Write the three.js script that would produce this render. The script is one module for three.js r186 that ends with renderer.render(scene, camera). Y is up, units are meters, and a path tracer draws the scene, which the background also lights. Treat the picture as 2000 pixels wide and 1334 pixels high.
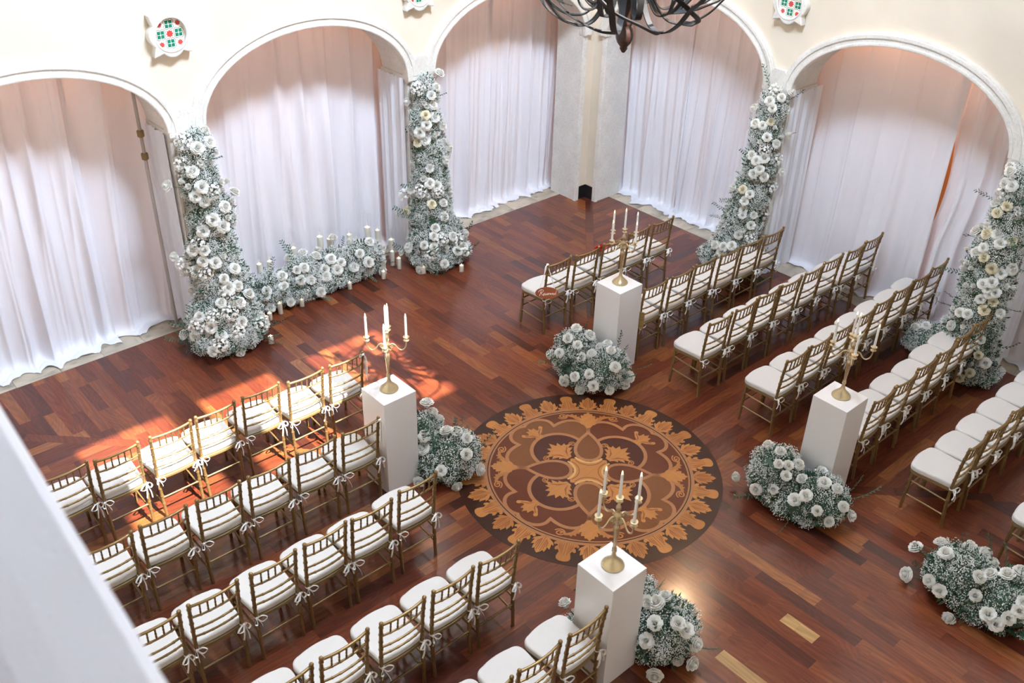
import * as THREE from 'three';
import { mergeGeometries } from 'three/addons/utils/BufferGeometryUtils.js';
import { RoundedBoxGeometry } from 'three/addons/geometries/RoundedBoxGeometry.js';
import { RectAreaLightUniformsLib } from 'three/addons/lights/RectAreaLightUniformsLib.js';

// ---------------------------------------------------------------- camera, sky, sun, area lights, exposure
const scene = new THREE.Scene();
const renderer = new THREE.WebGLRenderer();
renderer.toneMapping = THREE.LinearToneMapping;
renderer.toneMappingExposure = 1.0;
renderer.shadowMap.enabled = true;
const EYE = new THREE.Vector3(-10.264, 6.05, 9.679);
const camera = new THREE.PerspectiveCamera(2 * Math.atan(667 / 1906.6) * 180 / Math.PI, 2000 / 1334, 0.05, 100);
camera.position.copy(EYE);
camera.rotation.set(-0.5663, -0.7407, 0.0252, 'YXZ');
camera.focus = 10.0;
camera.userData.fStop = 3.2;
camera.updateMatrixWorld(true);
scene.background = new THREE.Color(0.55, 0.68, 0.9);       // clear sky outside the roof

const ROOF = 9.5;
// the sun, through the three clear roof windows
const sun = new THREE.DirectionalLight(new THREE.Color(1.0, 0.96, 0.93), 36);
const SUN_DIR = new THREE.Vector3(-0.09, -1, -0.59);
sun.position.set(-5.8, ROOF + 3, 7.9); sun.target.position.copy(sun.position).add(SUN_DIR);
sun.castShadow = true;
Object.assign(sun.shadow.camera, { left: -10, right: 10, top: 10, bottom: -10, near: 0.1, far: 40 });
scene.add(sun, sun.target);
// daylight through the four glazed sides of the roof lantern over the middle of the hall
RectAreaLightUniformsLib.init();
const CX = -4.82, CZ = 4.86;
const LAY = 2.5, LANT_H = 1.9, LANT_Y = ROOF + 0.25;
// the sky is brighter on the two sides nearer the sun
for (const [dx, dz, sky] of [[1, 0, 118], [-1, 0, 52], [0, 1, 156], [0, -1, 66]]) {
  const l = new THREE.RectAreaLight(new THREE.Color(0.655, 0.80, 1.0), sky, LAY - 0.2, LANT_H);
  l.position.set(CX + dx * (LAY / 2 - 0.03), LANT_Y + LANT_H / 2, CZ + dz * (LAY / 2 - 0.03)); l.lookAt(CX, LANT_Y + LANT_H / 2, CZ);
  scene.add(l);
}

// ---------------------------------------------------------------- helpers
function rng(seed) { let a = seed >>> 0; return () => { a = (a + 0x6D2B79F5) >>> 0; let t = a; t = Math.imul(t ^ (t >>> 15), t | 1); t ^= t + Math.imul(t ^ (t >>> 7), t | 61); return ((t ^ (t >>> 14)) >>> 0) / 4294967296; }; }
const V = (x, y, z) => new THREE.Vector3(x, y, z);
const lerp = (a, b, t) => a + (b - a) * t;
const taken = {};
function numbered(n) { const k = taken[n] = (taken[n] ?? -1) + 1; return k ? `${n}_${String(k).padStart(3, '0')}` : n; }
function tag(o, label, category, group) { o.userData.label = label; o.userData.category = category; if (group) o.userData.group = group; return o; }
function thing(name, label, category, p = [0, 0, 0], turn = 0, group) {
  const o = new THREE.Group(); o.name = numbered(name); scene.add(o);
  o.position.set(...p); o.rotation.y = turn; return tag(o, label, category, group);
}
function part(name, geo, mat, parent) { const m = new THREE.Mesh(geo, mat); m.name = name; m.castShadow = m.receiveShadow = true; parent.add(m); return m; }
function solid(name, geo, mat, label, category, group) { const m = part(numbered(name), geo, mat, scene); return tag(m, label, category, group); }
function struct(name, label, category) { const o = new THREE.Group(); o.name = numbered(name); scene.add(o); o.userData.kind = 'structure'; return tag(o, label, category); }
function structMesh(name, geo, mat, label, category) { const m = part(numbered(name), geo, mat, scene); m.userData.kind = 'structure'; return tag(m, label, category); }
function box(x0, x1, y0, y1, z0, z1) { const g = new THREE.BoxGeometry(x1 - x0, y1 - y0, z1 - z0); g.translate((x0 + x1) / 2, (y0 + y1) / 2, (z0 + z1) / 2); metreUV(g); return g; }
function metreUV(g) {                                             // box-mapped uv in metres
  const p = g.attributes.position, n = g.attributes.normal, uv = new Float32Array(p.count * 2);
  for (let i = 0; i < p.count; i++) {
    const ax = Math.abs(n.getX(i)), ay = Math.abs(n.getY(i)), az = Math.abs(n.getZ(i));
    let u, v;
    if (ay >= ax && ay >= az) { u = p.getX(i); v = p.getZ(i); } else if (ax >= az) { u = p.getZ(i); v = p.getY(i); } else { u = p.getX(i); v = p.getY(i); }
    uv[2 * i] = u; uv[2 * i + 1] = v;
  }
  g.setAttribute('uv', new THREE.BufferAttribute(uv, 2)); return g;
}
function mk(pos, idx, uv) { const g = new THREE.BufferGeometry(); g.setAttribute('position', new THREE.Float32BufferAttribute(pos, 3)); if (uv) g.setAttribute('uv', new THREE.Float32BufferAttribute(uv, 2)); g.setIndex(idx); g.computeVertexNormals(); return g; }
function merge(list) { return mergeGeometries(list.map(g => { const h = g.index ? g.toNonIndexed() : g.clone(); for (const k of Object.keys(h.attributes)) if (!['position', 'normal', 'uv', 'color'].includes(k)) h.deleteAttribute(k); if (!h.attributes.uv) h.setAttribute('uv', new THREE.Float32BufferAttribute(new Float32Array(h.attributes.position.count * 2), 2)); return h; })); }
function tint(g, r, gr, b) { const n = g.attributes.position.count, c = new Float32Array(n * 3); for (let i = 0; i < n; i++) { c[3 * i] = r; c[3 * i + 1] = gr; c[3 * i + 2] = b; } g.setAttribute('color', new THREE.BufferAttribute(c, 3)); return g; }
// round tube along points with a radius at every point
function sweep(pts, rad, seg = 8, caps = true) {
  const n = pts.length, pos = [], idx = [], uv = []; let up = V(0, 0, 1), len = 0;
  const t0 = pts[1].clone().sub(pts[0]).normalize(); if (Math.abs(t0.z) > 0.9) up = V(1, 0, 0);
  for (let i = 0; i < n; i++) {
    const t = pts[Math.min(i + 1, n - 1)].clone().sub(pts[Math.max(i - 1, 0)]).normalize();
    const b = t.clone().cross(up).normalize(), nn = b.clone().cross(t).normalize(); up = nn;
    if (i) len += pts[i].distanceTo(pts[i - 1]);
    for (let k = 0; k < seg; k++) { const a = k / seg * Math.PI * 2, r = Array.isArray(rad) ? rad[i] : rad; const q = pts[i].clone().addScaledVector(nn, Math.cos(a) * r).addScaledVector(b, Math.sin(a) * r); pos.push(q.x, q.y, q.z); uv.push(k / seg, len); }
  }
  for (let i = 0; i < n - 1; i++) for (let k = 0; k < seg; k++) { const a = i * seg + k, b = i * seg + (k + 1) % seg, c = a + seg, d = b + seg; idx.push(a, c, b, b, c, d); }
  if (caps) { for (const [i, s] of [[0, 1], [n - 1, -1]]) { const c = pos.length / 3; pos.push(pts[i].x, pts[i].y, pts[i].z); uv.push(0, 0); for (let k = 0; k < seg; k++) { const a = i * seg + k, b = i * seg + (k + 1) % seg; s > 0 ? idx.push(c, a, b) : idx.push(c, b, a); } } }
  return mk(pos, idx, uv);
}
// flat iron strap or ribbon: cross-section w (along side) by t
function strap(pts, side, w, t) {
  const n = pts.length, pos = [], idx = [];
  for (let i = 0; i < n; i++) {
    const tg = pts[Math.min(i + 1, n - 1)].clone().sub(pts[Math.max(i - 1, 0)]).normalize();
    const s = (Array.isArray(side) ? side[i] : side).clone(); s.addScaledVector(tg, -s.dot(tg)).normalize(); const nn = s.clone().cross(tg).normalize();
    for (const [a, b] of [[-1, -1], [1, -1], [1, 1], [-1, 1]]) { const q = pts[i].clone().addScaledVector(s, a * w / 2).addScaledVector(nn, b * t / 2); pos.push(q.x, q.y, q.z); }
  }
  for (let i = 0; i < n - 1; i++) for (let k = 0; k < 4; k++) { const a = i * 4 + k, b = i * 4 + (k + 1) % 4, c = a + 4, d = b + 4; idx.push(a, b, c, b, d, c); }
  idx.push(0, 3, 2, 0, 2, 1); const e = (n - 1) * 4; idx.push(e, e + 1, e + 2, e, e + 2, e + 3);
  const g = mk(pos, idx).toNonIndexed(); g.computeVertexNormals(); return g;
}
function curve(list, n) { return new THREE.CatmullRomCurve3(list.map(a => a.isVector3 ? a : V(...a))).getPoints(n); }
function lathe(prof, seg = 24) { return new THREE.LatheGeometry(prof.map(([r, y]) => new THREE.Vector2(r, y)), seg); }

// ---------------------------------------------------------------- computed textures
function noise2(seed) {                                            // tiling value noise
  const r = rng(seed), N = 64, T = new Float32Array(N * N).map(() => r());
  return (x, y, per) => { const xi = Math.floor(x), yi = Math.floor(y), fx = x - xi, fy = y - yi, sx = fx * fx * (3 - 2 * fx), sy = fy * fy * (3 - 2 * fy); const w = a => ((a % per) + per) % per; const g = (i, j) => T[(w(i) % N) + N * (w(j) % N)]; return lerp(lerp(g(xi, yi), g(xi + 1, yi), sx), lerp(g(xi, yi + 1), g(xi + 1, yi + 1), sx), sy); };
}
function tex(w, h, fn, rep = [1, 1], srgb = true) {
  const d = new Uint8Array(w * h * 4);
  for (let j = 0; j < h; j++) for (let i = 0; i < w; i++) { const c = fn(i / w, j / h); const o = 4 * (j * w + i); for (let k = 0; k < 3; k++) d[o + k] = Math.max(0, Math.min(255, 255 * (Array.isArray(c) ? c[k] : c))); d[o + 3] = 255; }
  const t = new THREE.DataTexture(d, w, h); t.wrapS = t.wrapT = THREE.RepeatWrapping; t.magFilter = THREE.LinearFilter; t.minFilter = THREE.LinearMipmapLinearFilter; t.generateMipmaps = true; t.repeat.set(...rep);
  if (srgb) t.colorSpace = THREE.SRGBColorSpace; t.needsUpdate = true; return t;
}
const nA = noise2(11), nB = noise2(23), nC = noise2(37);
const fbm = (f, u, v, p, o = 4) => { let s = 0, a = 0.5; for (let k = 0; k < o; k++) { s += a * f(u * p, v * p, p); p *= 2; a *= 0.5; } return s; };
const grainFn = (u, v) => {                                        // u along the board, v across
  const warp = nA(u * 4, v * 4, 4) * 1.6 + nB(u * 2, v * 8, 8) * 0.6;
  const ring = 0.5 + 0.5 * Math.sin((v * 26 + warp * 5.5) * Math.PI * 2 / 2);
  const fine = nC(u * 6, v * 64, 64), fibre = nB(u * 16, v * 60, 60);
  return 0.74 + 0.085 * ring + 0.10 * fine + 0.08 * fibre - 0.10 * Math.pow(nA(u * 8, v * 32, 32), 3);
};
const grainTex = tex(1024, 512, grainFn, [0.8, 1.6]);
const grainSoft = tex(512, 256, (u, v) => 0.90 + 0.25 * (grainFn(u, v) - 0.85), [0.9, 1.8]);
const grainBump = tex(512, 256, (u, v) => 0.5 + 0.5 * (nC(u * 6, v * 60, 60) - 0.5) + 0.25 * (nB(u * 5, v * 5, 5) - .5), [0.8, 1.6], false);
const stoneTex = tex(512, 512, (u, v) => { const s = 0.92 + 0.10 * (fbm(nA, u, v, 6, 5) - 0.45) + 0.05 * (nC(u * 60, v * 60, 60) - 0.5) - 0.06 * Math.pow(nB(u * 44, v * 44, 44), 6); return [s, s * 0.985, s * 0.955]; }, [1.2, 1.2]);
const stoneBump = tex(512, 512, (u, v) => 0.5 + 0.5 * (fbm(nB, u, v, 16, 3) - 0.45) - 0.35 * Math.pow(nC(u * 56, v * 56, 56), 6), [1.6, 1.6], false);
const travTex = tex(512, 512, (u, v) => { const s = 0.74 + 0.30 * (fbm(nB, u, v, 5, 5) - 0.45) - 0.16 * Math.pow(nC(u * 10, v * 24, 48), 4); return [s, s * 0.965, s * 0.90]; }, [0.9, 0.9]);
const plasterTex = tex(512, 512, (u, v) => { const s = 0.93 + 0.10 * (fbm(nC, u, v, 4, 4) - 0.45); return [s, s * 0.995, s * 0.985]; }, [0.35, 0.35]);
const clothBump = tex(256, 256, (u, v) => 0.5 + 0.3 * (nA(u * 60, v * 60, 60) - .5) + 0.5 * (fbm(nB, u, v, 6, 3) - 0.45), [4, 4], false);

// ---------------------------------------------------------------- materials
const std = (o) => new THREE.MeshStandardMaterial({ side: THREE.DoubleSide, ...o });
const phy = (o) => new THREE.MeshPhysicalMaterial({ side: THREE.DoubleSide, ...o });
const rgb = (r, g, b) => new THREE.Color().setRGB(r, g, b);
const M = {
  wall: std({ color: rgb(0.87, 0.77, 0.63), map: plasterTex, roughness: 0.92 }),
  stone: std({ color: rgb(0.88, 0.87, 0.85), map: stoneTex, bumpMap: stoneBump, bumpScale: 0.0008, roughness: 0.85 }),
  trav: phy({ color: rgb(0.94, 0.87, 0.77), map: travTex, roughness: 0.45, bumpMap: stoneBump, bumpScale: 0.0015 }),
  joint: std({ color: rgb(0.28, 0.25, 0.21), roughness: 0.9 }),
  floor: phy({ vertexColors: true, map: grainTex, bumpMap: grainBump, bumpScale: 0.0008, roughness: 0.5, specularIntensity: 0.35, clearcoat: 0.9, clearcoatRoughness: 0.14 }),
  subfloor: std({ color: rgb(0.02, 0.008, 0.005), roughness: 0.8 }),
  base: std({ color: rgb(0.012, 0.010, 0.010), roughness: 0.5 }),
  cloth: phy({ color: rgb(0.85, 0.85, 0.89), roughness: 1.0, transmission: 0.12, thickness: 0, bumpMap: clothBump, bumpScale: 0.002 }),
  cushion: std({ color: rgb(0.66, 0.63, 0.585), roughness: 0.8, bumpMap: clothBump, bumpScale: 0.0015 }),
  ribbon: std({ color: rgb(0.88, 0.86, 0.82), roughness: 0.7 }),
  gold: std({ color: rgb(0.255, 0.155, 0.056), metalness: 0.55, roughness: 0.36 }),
  pole: std({ color: rgb(0.42, 0.38, 0.34), metalness: 0.2, roughness: 0.5 }),
  coping: std({ color: rgb(0.74, 0.68, 0.67), map: plasterTex, bumpMap: stoneBump, bumpScale: 0.0015, roughness: 0.85 }),
  goldDark: std({ color: rgb(0.24, 0.16, 0.06), metalness: 0.35, roughness: 0.5 }),
  brass: std({ color: rgb(0.62, 0.50, 0.30), metalness: 0.9, roughness: 0.3 }),
  white: phy({ color: rgb(0.84, 0.82, 0.80), roughness: 0.35, clearcoat: 0.5, clearcoatRoughness: 0.18 }),
  wax: phy({ color: rgb(0.88, 0.86, 0.80), roughness: 0.5 }),
  ivory: phy({ color: rgb(0.88, 0.83, 0.70), roughness: 0.5 }),
  flame: std({ color: rgb(1, 0.85, 0.55), emissive: rgb(1, 0.78, 0.42), emissiveIntensity: 2.2, roughness: 0.5 }),
  wick: std({ color: rgb(0.03, 0.02, 0.02), roughness: 0.9 }),
  glass: phy({ color: rgb(1, 1, 1), transmission: 1, roughness: 0.02, ior: 1.45, thickness: 0 }),
  rose: phy({ color: rgb(0.95, 0.94, 0.88), roughness: 1, transmission: 0.3, thickness: 0 }),
  cream: phy({ color: rgb(0.92, 0.85, 0.64), roughness: 1, transmission: 0.3, thickness: 0 }),
  breath: std({ vertexColors: true, roughness: 0.8 }),
  leaf: std({ color: rgb(0.040, 0.105, 0.060), roughness: 0.5 }),
  leafDark: std({ color: rgb(0.034, 0.085, 0.050), roughness: 0.6 }),
  leafBed: std({ color: rgb(0.085, 0.140, 0.090), roughness: 0.8 }),
  stem: std({ color: rgb(0.06, 0.12, 0.04), roughness: 0.7 }),
  iron: std({ color: rgb(0.008, 0.007, 0.007), metalness: 0.0, roughness: 0.62 }),
  darkWood: phy({ color: rgb(0.040, 0.012, 0.007), map: grainTex, roughness: 0.5, clearcoat: 0.15 }),
  signWood: std({ color: rgb(0.28, 0.09, 0.026), map: grainTex, roughness: 0.5 }),
  paint: std({ color: rgb(0.9, 0.88, 0.84), roughness: 0.6 }),
  red: std({ color: rgb(0.55, 0.012, 0.012), roughness: 0.5 }),
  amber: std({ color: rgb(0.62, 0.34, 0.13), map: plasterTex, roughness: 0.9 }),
  ceiling: std({ color: rgb(0.09, 0.045, 0.025), map: grainTex, roughness: 0.7 }),
  opal: std({ color: rgb(0.85, 0.88, 0.9), emissive: rgb(0.80, 0.90, 1.0), emissiveIntensity: 3, roughness: 0.6 }),
};

// ---------------------------------------------------------------- the hall: geometry of the arcades
const ZW = 0.30, XW = -0.28;                       // inner faces of the two arcaded walls
const SPRING = 2.45, RISE = 0.80, HALF = 1.31;     // arches
const ARCH_X = [-7.81, -4.81, -1.82], ARCH_Z = [1.85, 4.83, 7.83];
function archPath(c, half, rise, n = 28) { const p = []; for (let i = 0; i <= n; i++) { const a = Math.PI * (1 - i / n); p.push([c + half * Math.cos(a), SPRING + rise * Math.sin(a)]); } return p; }
function arcadeShape(centres, s0, s1, top, mirror) {
  const s = new THREE.Shape(); const pts = [[s0, 0]];
  for (const c of centres) { const off = 0.03, p = archPath(c, HALF + off, RISE + off); pts.push([p[0][0], 0], ...p, [p[p.length - 1][0], 0]); }
  pts.push([s1, 0], [s1, top], [s0, top]);
  const q = mirror ? pts.map(([a, b]) => [-a, b]) : pts;
  q.forEach(([a, b], i) => i ? s.lineTo(a, b) : s.moveTo(a, b)); s.closePath();
  for (const c of centres) { const h = new THREE.Path(), w = 1.15, y0 = 4.75, y1 = 6.5; h.moveTo(c - w, y0); h.lineTo(c - w, y1); h.absellipse(c, y1, w, 0.9, Math.PI, 0, true); h.lineTo(c + w, y0); h.closePath(); s.holes.push(h); }  // unseen upper openings, added to darken floor reflections and cut the bounce light
  return s;
}
function bandShape(c, o0, o1, downL, downR, mirror) {  // band following one arch between offsets o0 and o1
  const outer = archPath(c, HALF + o1, RISE + o1), inner = archPath(c, HALF + o0, RISE + o0).reverse();
  const pts = [];
  if (downL !== null) pts.push([c - HALF - o1, downL]);
  pts.push(...outer);
  if (downR !== null) pts.push([c + HALF + o1, downR], [c + HALF + o0, downR]);
  pts.push(...inner);
  if (downL !== null) pts.push([c - HALF - o0, downL]);
  const q = mirror ? pts.map(([a, b]) => [-a, b]) : pts; const s = new THREE.Shape();
  q.forEach(([a, b], i) => i ? s.lineTo(a, b) : s.moveTo(a, b)); s.closePath(); return s;
}
// local frame: shape x = along the wall, y = up, extrusion towards the hall.
const TH = 0.50;
function ext(shape, depth, bevel) { return new THREE.ExtrudeGeometry(shape, { depth, curveSegments: 12, bevelEnabled: !!bevel, bevelThickness: bevel || 0, bevelSize: bevel || 0, bevelOffset: -(bevel || 0), bevelSegments: 2 }); }
function wallGeo(side, shape, near, depth, bevel) {      // near = distance of the front from the wall face (positive = into the hall)
  const g = ext(shape, depth, bevel); g.translate(0, 0, near - depth);
  if (side === 'left') { g.translate(0, 0, ZW); } else { g.applyMatrix4(new THREE.Matrix4().set(0, 0, -1, XW, 0, 1, 0, 0, 1, 0, 0, 0, 0, 0, 0, 1)); }
  return metreUV(g);
}
for (const side of ['left', 'right']) {
  const cs = side === 'left' ? ARCH_X : ARCH_Z;
  const wall = struct(`wall_${side}`, side === 'left' ? 'cream plaster wall with three arches behind the candle hedge' : 'cream plaster wall with arches behind the longer chair rows', 'wall');
  const sh = side === 'left' ? arcadeShape(cs, -10.45, XW + 0.0, ROOF) : arcadeShape(cs, ZW, 10.6, ROOF);
  part('plaster', wallGeo(side, sh, 0, TH), M.wall, wall);
  const corner = side === 'left' ? 2 : 0;
  cs.forEach((c, i) => {
    // stone lining of the opening, and the moulded band on the face
    part('stone_lining', wallGeo(side, bandShape(c, 0, 0.03, 0, 0), 0.012, TH + 0.01), M.stone, wall);
    const dl = null, dr = null; if (i === corner) { const e = side === 'left' ? c + HALF : c - HALF, d = side === 'left' ? 1 : -1; const b = (o0, o1, f) => side === 'left' ? box(e + o0, e + o1, 0, SPRING, ZW - 0.02, ZW + f) : box(XW - f, XW + 0.02, 0, SPRING, e - o1, e - o0); part('corner_jamb', b(-0.004, 0.062, 0.03), M.stone, wall); part('corner_jamb_bead', b(-0.012, 0.03, 0.018), M.stone, wall); }
    part('archivolt', wallGeo(side, bandShape(c, 0.005, 0.125, dl ?? SPRING, dr ?? SPRING), 0.045, 0.045, 0.008), M.stone, wall);
    part('archivolt_roll', wallGeo(side, bandShape(c, 0.06, 0.105, dl ?? SPRING, dr ?? SPRING), 0.06, 0.02, 0.007), M.stone, wall);
    part('soffit_roll', wallGeo(side, bandShape(c, -0.022, 0.02, dl ?? SPRING, dr ?? SPRING), 0.055, 0.05, 0.012), M.stone, wall);
    part('soffit_roll', wallGeo(side, bandShape(c, -0.016, 0.02, dl ?? SPRING, dr ?? SPRING), -0.015, 0.035, 0.010), M.stone, wall);
  });
  // impost blocks between neighbouring arches
  const mids = side === 'left' ? [-6.31, -3.315] : [3.34, 6.33];
  for (const m of mids) {
    const b = (w, y0, y1, front, back) => side === 'left' ? box(m - w / 2, m + w / 2, y0, y1, ZW - back, ZW + front) : box(XW - front, XW + back, y0, y1, m - w / 2, m + w / 2);
    const sh2 = new THREE.Shape(); sh2.moveTo(m - 0.19, 2.45); sh2.lineTo(m + 0.19, 2.45); sh2.quadraticCurveTo(m + 0.15, 2.6, m + 0.07, 2.68); sh2.lineTo(m - 0.07, 2.68); sh2.quadraticCurveTo(m - 0.15, 2.6, m - 0.19, 2.45);
    part('impost', wallGeo(side, sh2, 0.055, 0.05, 0.006), M.stone, wall);
    part('impost_ledge', b(0.40, 2.40, 2.455, 0.06, TH + 0.0), M.stone, wall);
    part('impost_ledge', b(0.375, 2.37, 2.40, 0.035, TH), M.stone, wall);
  }
}
{ // black skirting in the corner
  const b = structMesh('baseboard_corner', merge([box(-0.50, XW, 0, 0.2, ZW, ZW + 0.012), box(XW - 0.012, XW, 0, 0.2, ZW, 0.52)]), M.base, 'short black skirting in the corner between two stone jambs', 'baseboard');
}
// remaining walls, gallery, ceiling
structMesh('wall_far_side', box(-13.2, 0.25, 0, ROOF, 10.6, 10.9), M.wall, 'plain cream wall closing the hall behind the viewer', 'wall');
structMesh('wall_gallery', merge([box(-10.45, -10.05, 0, 5.0, -0.2, 10.6), box(-10.45, -10.03, 7.9, ROOF, 0.3, 10.6), box(-10.45, -10.03, 5.0, 7.9, 0.3, 5.4)]), M.wall, 'cream wall under the open gallery', 'wall');
structMesh('floor_gallery', box(-13.2, -10.45, 3.7, 3.9, 4, 10.6), M.trav, 'stone floor of the upper gallery', 'floor');
structMesh('wall_gallery_back', merge([box(-13.4, -13.2, 3.7, 8.2, 4, 10.9), box(-13.2, -10.45, 3.7, 8.2, 3.8, 4), box(-13.2, -10.45, 8.0, 8.2, 3.8, 10.6)]), M.wall, 'cream back wall of the upper gallery', 'wall');
{ // stone coping of the gallery parapet: a rolled edge, a flat band, a groove and a raised cushion
  const s = new THREE.Shape(); const y = 5.1;
  const P = [[-10.03, y - 0.10], [-10.03, y - 0.03], [-10.035, y - 0.01], [-10.05, y], [-10.125, y], [-10.17, y - 0.003], [-10.21, y - 0.012], [-10.25, y - 0.02], [-10.31, y - 0.018], [-10.36, y - 0.006], [-10.40, y], [-10.47, y], [-10.47, y - 0.10]];
  P.forEach(([a, b], i) => i ? s.lineTo(a, b) : s.moveTo(a, b)); s.closePath();
  const g = new THREE.ExtrudeGeometry(s, { depth: 10.55 - 5.4, bevelEnabled: false }); g.translate(0, 0, 5.4); { const p = g.attributes.position; for (let i = 0; i < p.count; i++) p.setX(i, p.getX(i) - 0.0504 * (p.getZ(i) - 8.5)); } g.computeVertexNormals(); metreUV(g);
  const c = structMesh('parapet', g, M.coping, 'pale stone coping of the gallery parapet running past the chairs', 'parapet');
  c.rotation.y = 0;
}
const SUNWIN = [[-7.55, -6.65], [-6.28, -5.45], [-5.0, -4.05]], SWZ = [7.05, 8.65];
{ // ceiling with the laylight and three clear roof windows
  const s = new THREE.Shape(); s.moveTo(-13.4, 0.0); s.lineTo(2.6, 0.0); s.lineTo(2.6, 10.9); s.lineTo(-13.4, 10.9); s.closePath();
  const hole = (x0, x1, z0, z1) => { const h = new THREE.Path(); h.moveTo(x0, z0); h.lineTo(x0, z1); h.lineTo(x1, z1); h.lineTo(x1, z0); h.closePath(); s.holes.push(h); };
  hole(CX - LAY / 2, CX + LAY / 2, CZ - LAY / 2, CZ + LAY / 2);
  for (const [a, b] of SUNWIN) hole(a, b, ...SWZ);
  const g = new THREE.ExtrudeGeometry(s, { depth: 0.12, bevelEnabled: false }); g.rotateX(Math.PI / 2); g.translate(0, ROOF + 0.12, 0); metreUV(g);
  structMesh('ceiling', g, M.ceiling, 'high dark timber ceiling with roof lights', 'ceiling');
  const w = struct('window_1', 'glazed roof lantern over the middle of the hall', 'window'); const h = LAY / 2;
  for (const [dx, dz] of [[1, 0], [-1, 0], [0, 1], [0, -1]]) { const g = new THREE.BoxGeometry(dx ? 0.02 : LAY - 0.2, LANT_H, dz ? 0.02 : LAY - 0.2); g.translate(CX + dx * (h - 0.01), LANT_Y + LANT_H / 2, CZ + dz * (h - 0.01)); part('pane', g, M.opal, w);
    const k = new THREE.BoxGeometry(dx ? 0.1 : LAY + 0.2, LANT_H + 0.5, dz ? 0.1 : LAY + 0.2); k.translate(CX + dx * (h + 0.05), LANT_Y + LANT_H / 2, CZ + dz * (h + 0.05)); part('lantern_wall', k, M.ceiling, w); }
  part('lantern_roof', box(CX - h - 0.1, CX + h + 0.1, LANT_Y + LANT_H + 0.05, LANT_Y + LANT_H + 0.2, CZ - h - 0.1, CZ + h + 0.1), M.ceiling, w);
  SUNWIN.forEach(([a, b], i) => { const o = struct(`window_${i + 2}`, ['clear roof window over the gallery end of the hall', 'clear roof window between two others over the hall', 'clear roof window over the chandelier end of the hall'][i], 'window'); part('pane', box(a, b, ROOF + 0.07, ROOF + 0.08, ...SWZ), M.glass, o); });
}
// corridor behind the curtains
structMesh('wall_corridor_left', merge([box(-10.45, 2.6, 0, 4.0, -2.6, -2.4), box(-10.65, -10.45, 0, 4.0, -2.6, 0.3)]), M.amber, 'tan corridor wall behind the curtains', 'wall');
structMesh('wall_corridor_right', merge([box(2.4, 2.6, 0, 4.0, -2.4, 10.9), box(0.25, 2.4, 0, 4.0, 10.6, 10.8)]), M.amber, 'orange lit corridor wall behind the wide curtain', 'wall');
structMesh('ceiling_corridor', merge([box(-10.45, 2.6, 3.9, 4.0, -2.4, -0.2), box(0.22, 2.4, 3.9, 4.0, -0.2, 10.6)]), M.ceiling, 'low ceiling of the corridor behind the curtains', 'ceiling');
structMesh('wall_added_gallery_left', merge([box(-10.45, 2.6, 4.0, ROOF, -2.6, -2.4), box(-10.65, -10.45, 4.0, ROOF, -2.6, 0.3)]), M.wall, 'cream back wall of the added unseen gallery over the candle wall', 'wall');  // galleries behind the upper openings, added out of view to dim the fill
structMesh('wall_added_gallery_right', merge([box(2.4, 2.6, 4.0, ROOF, -2.4, 10.9), box(0.25, 2.4, 4.0, ROOF, 10.6, 10.8)]), M.wall, 'cream back wall of the added unseen gallery over the chair rows', 'wall');
structMesh('ceiling_edge', merge([box(-13.4, 2.6, ROOF, ROOF + 0.12, -2.6, 0.0)]), M.ceiling, 'edge of the hall ceiling over the arcade wall', 'ceiling');

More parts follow.
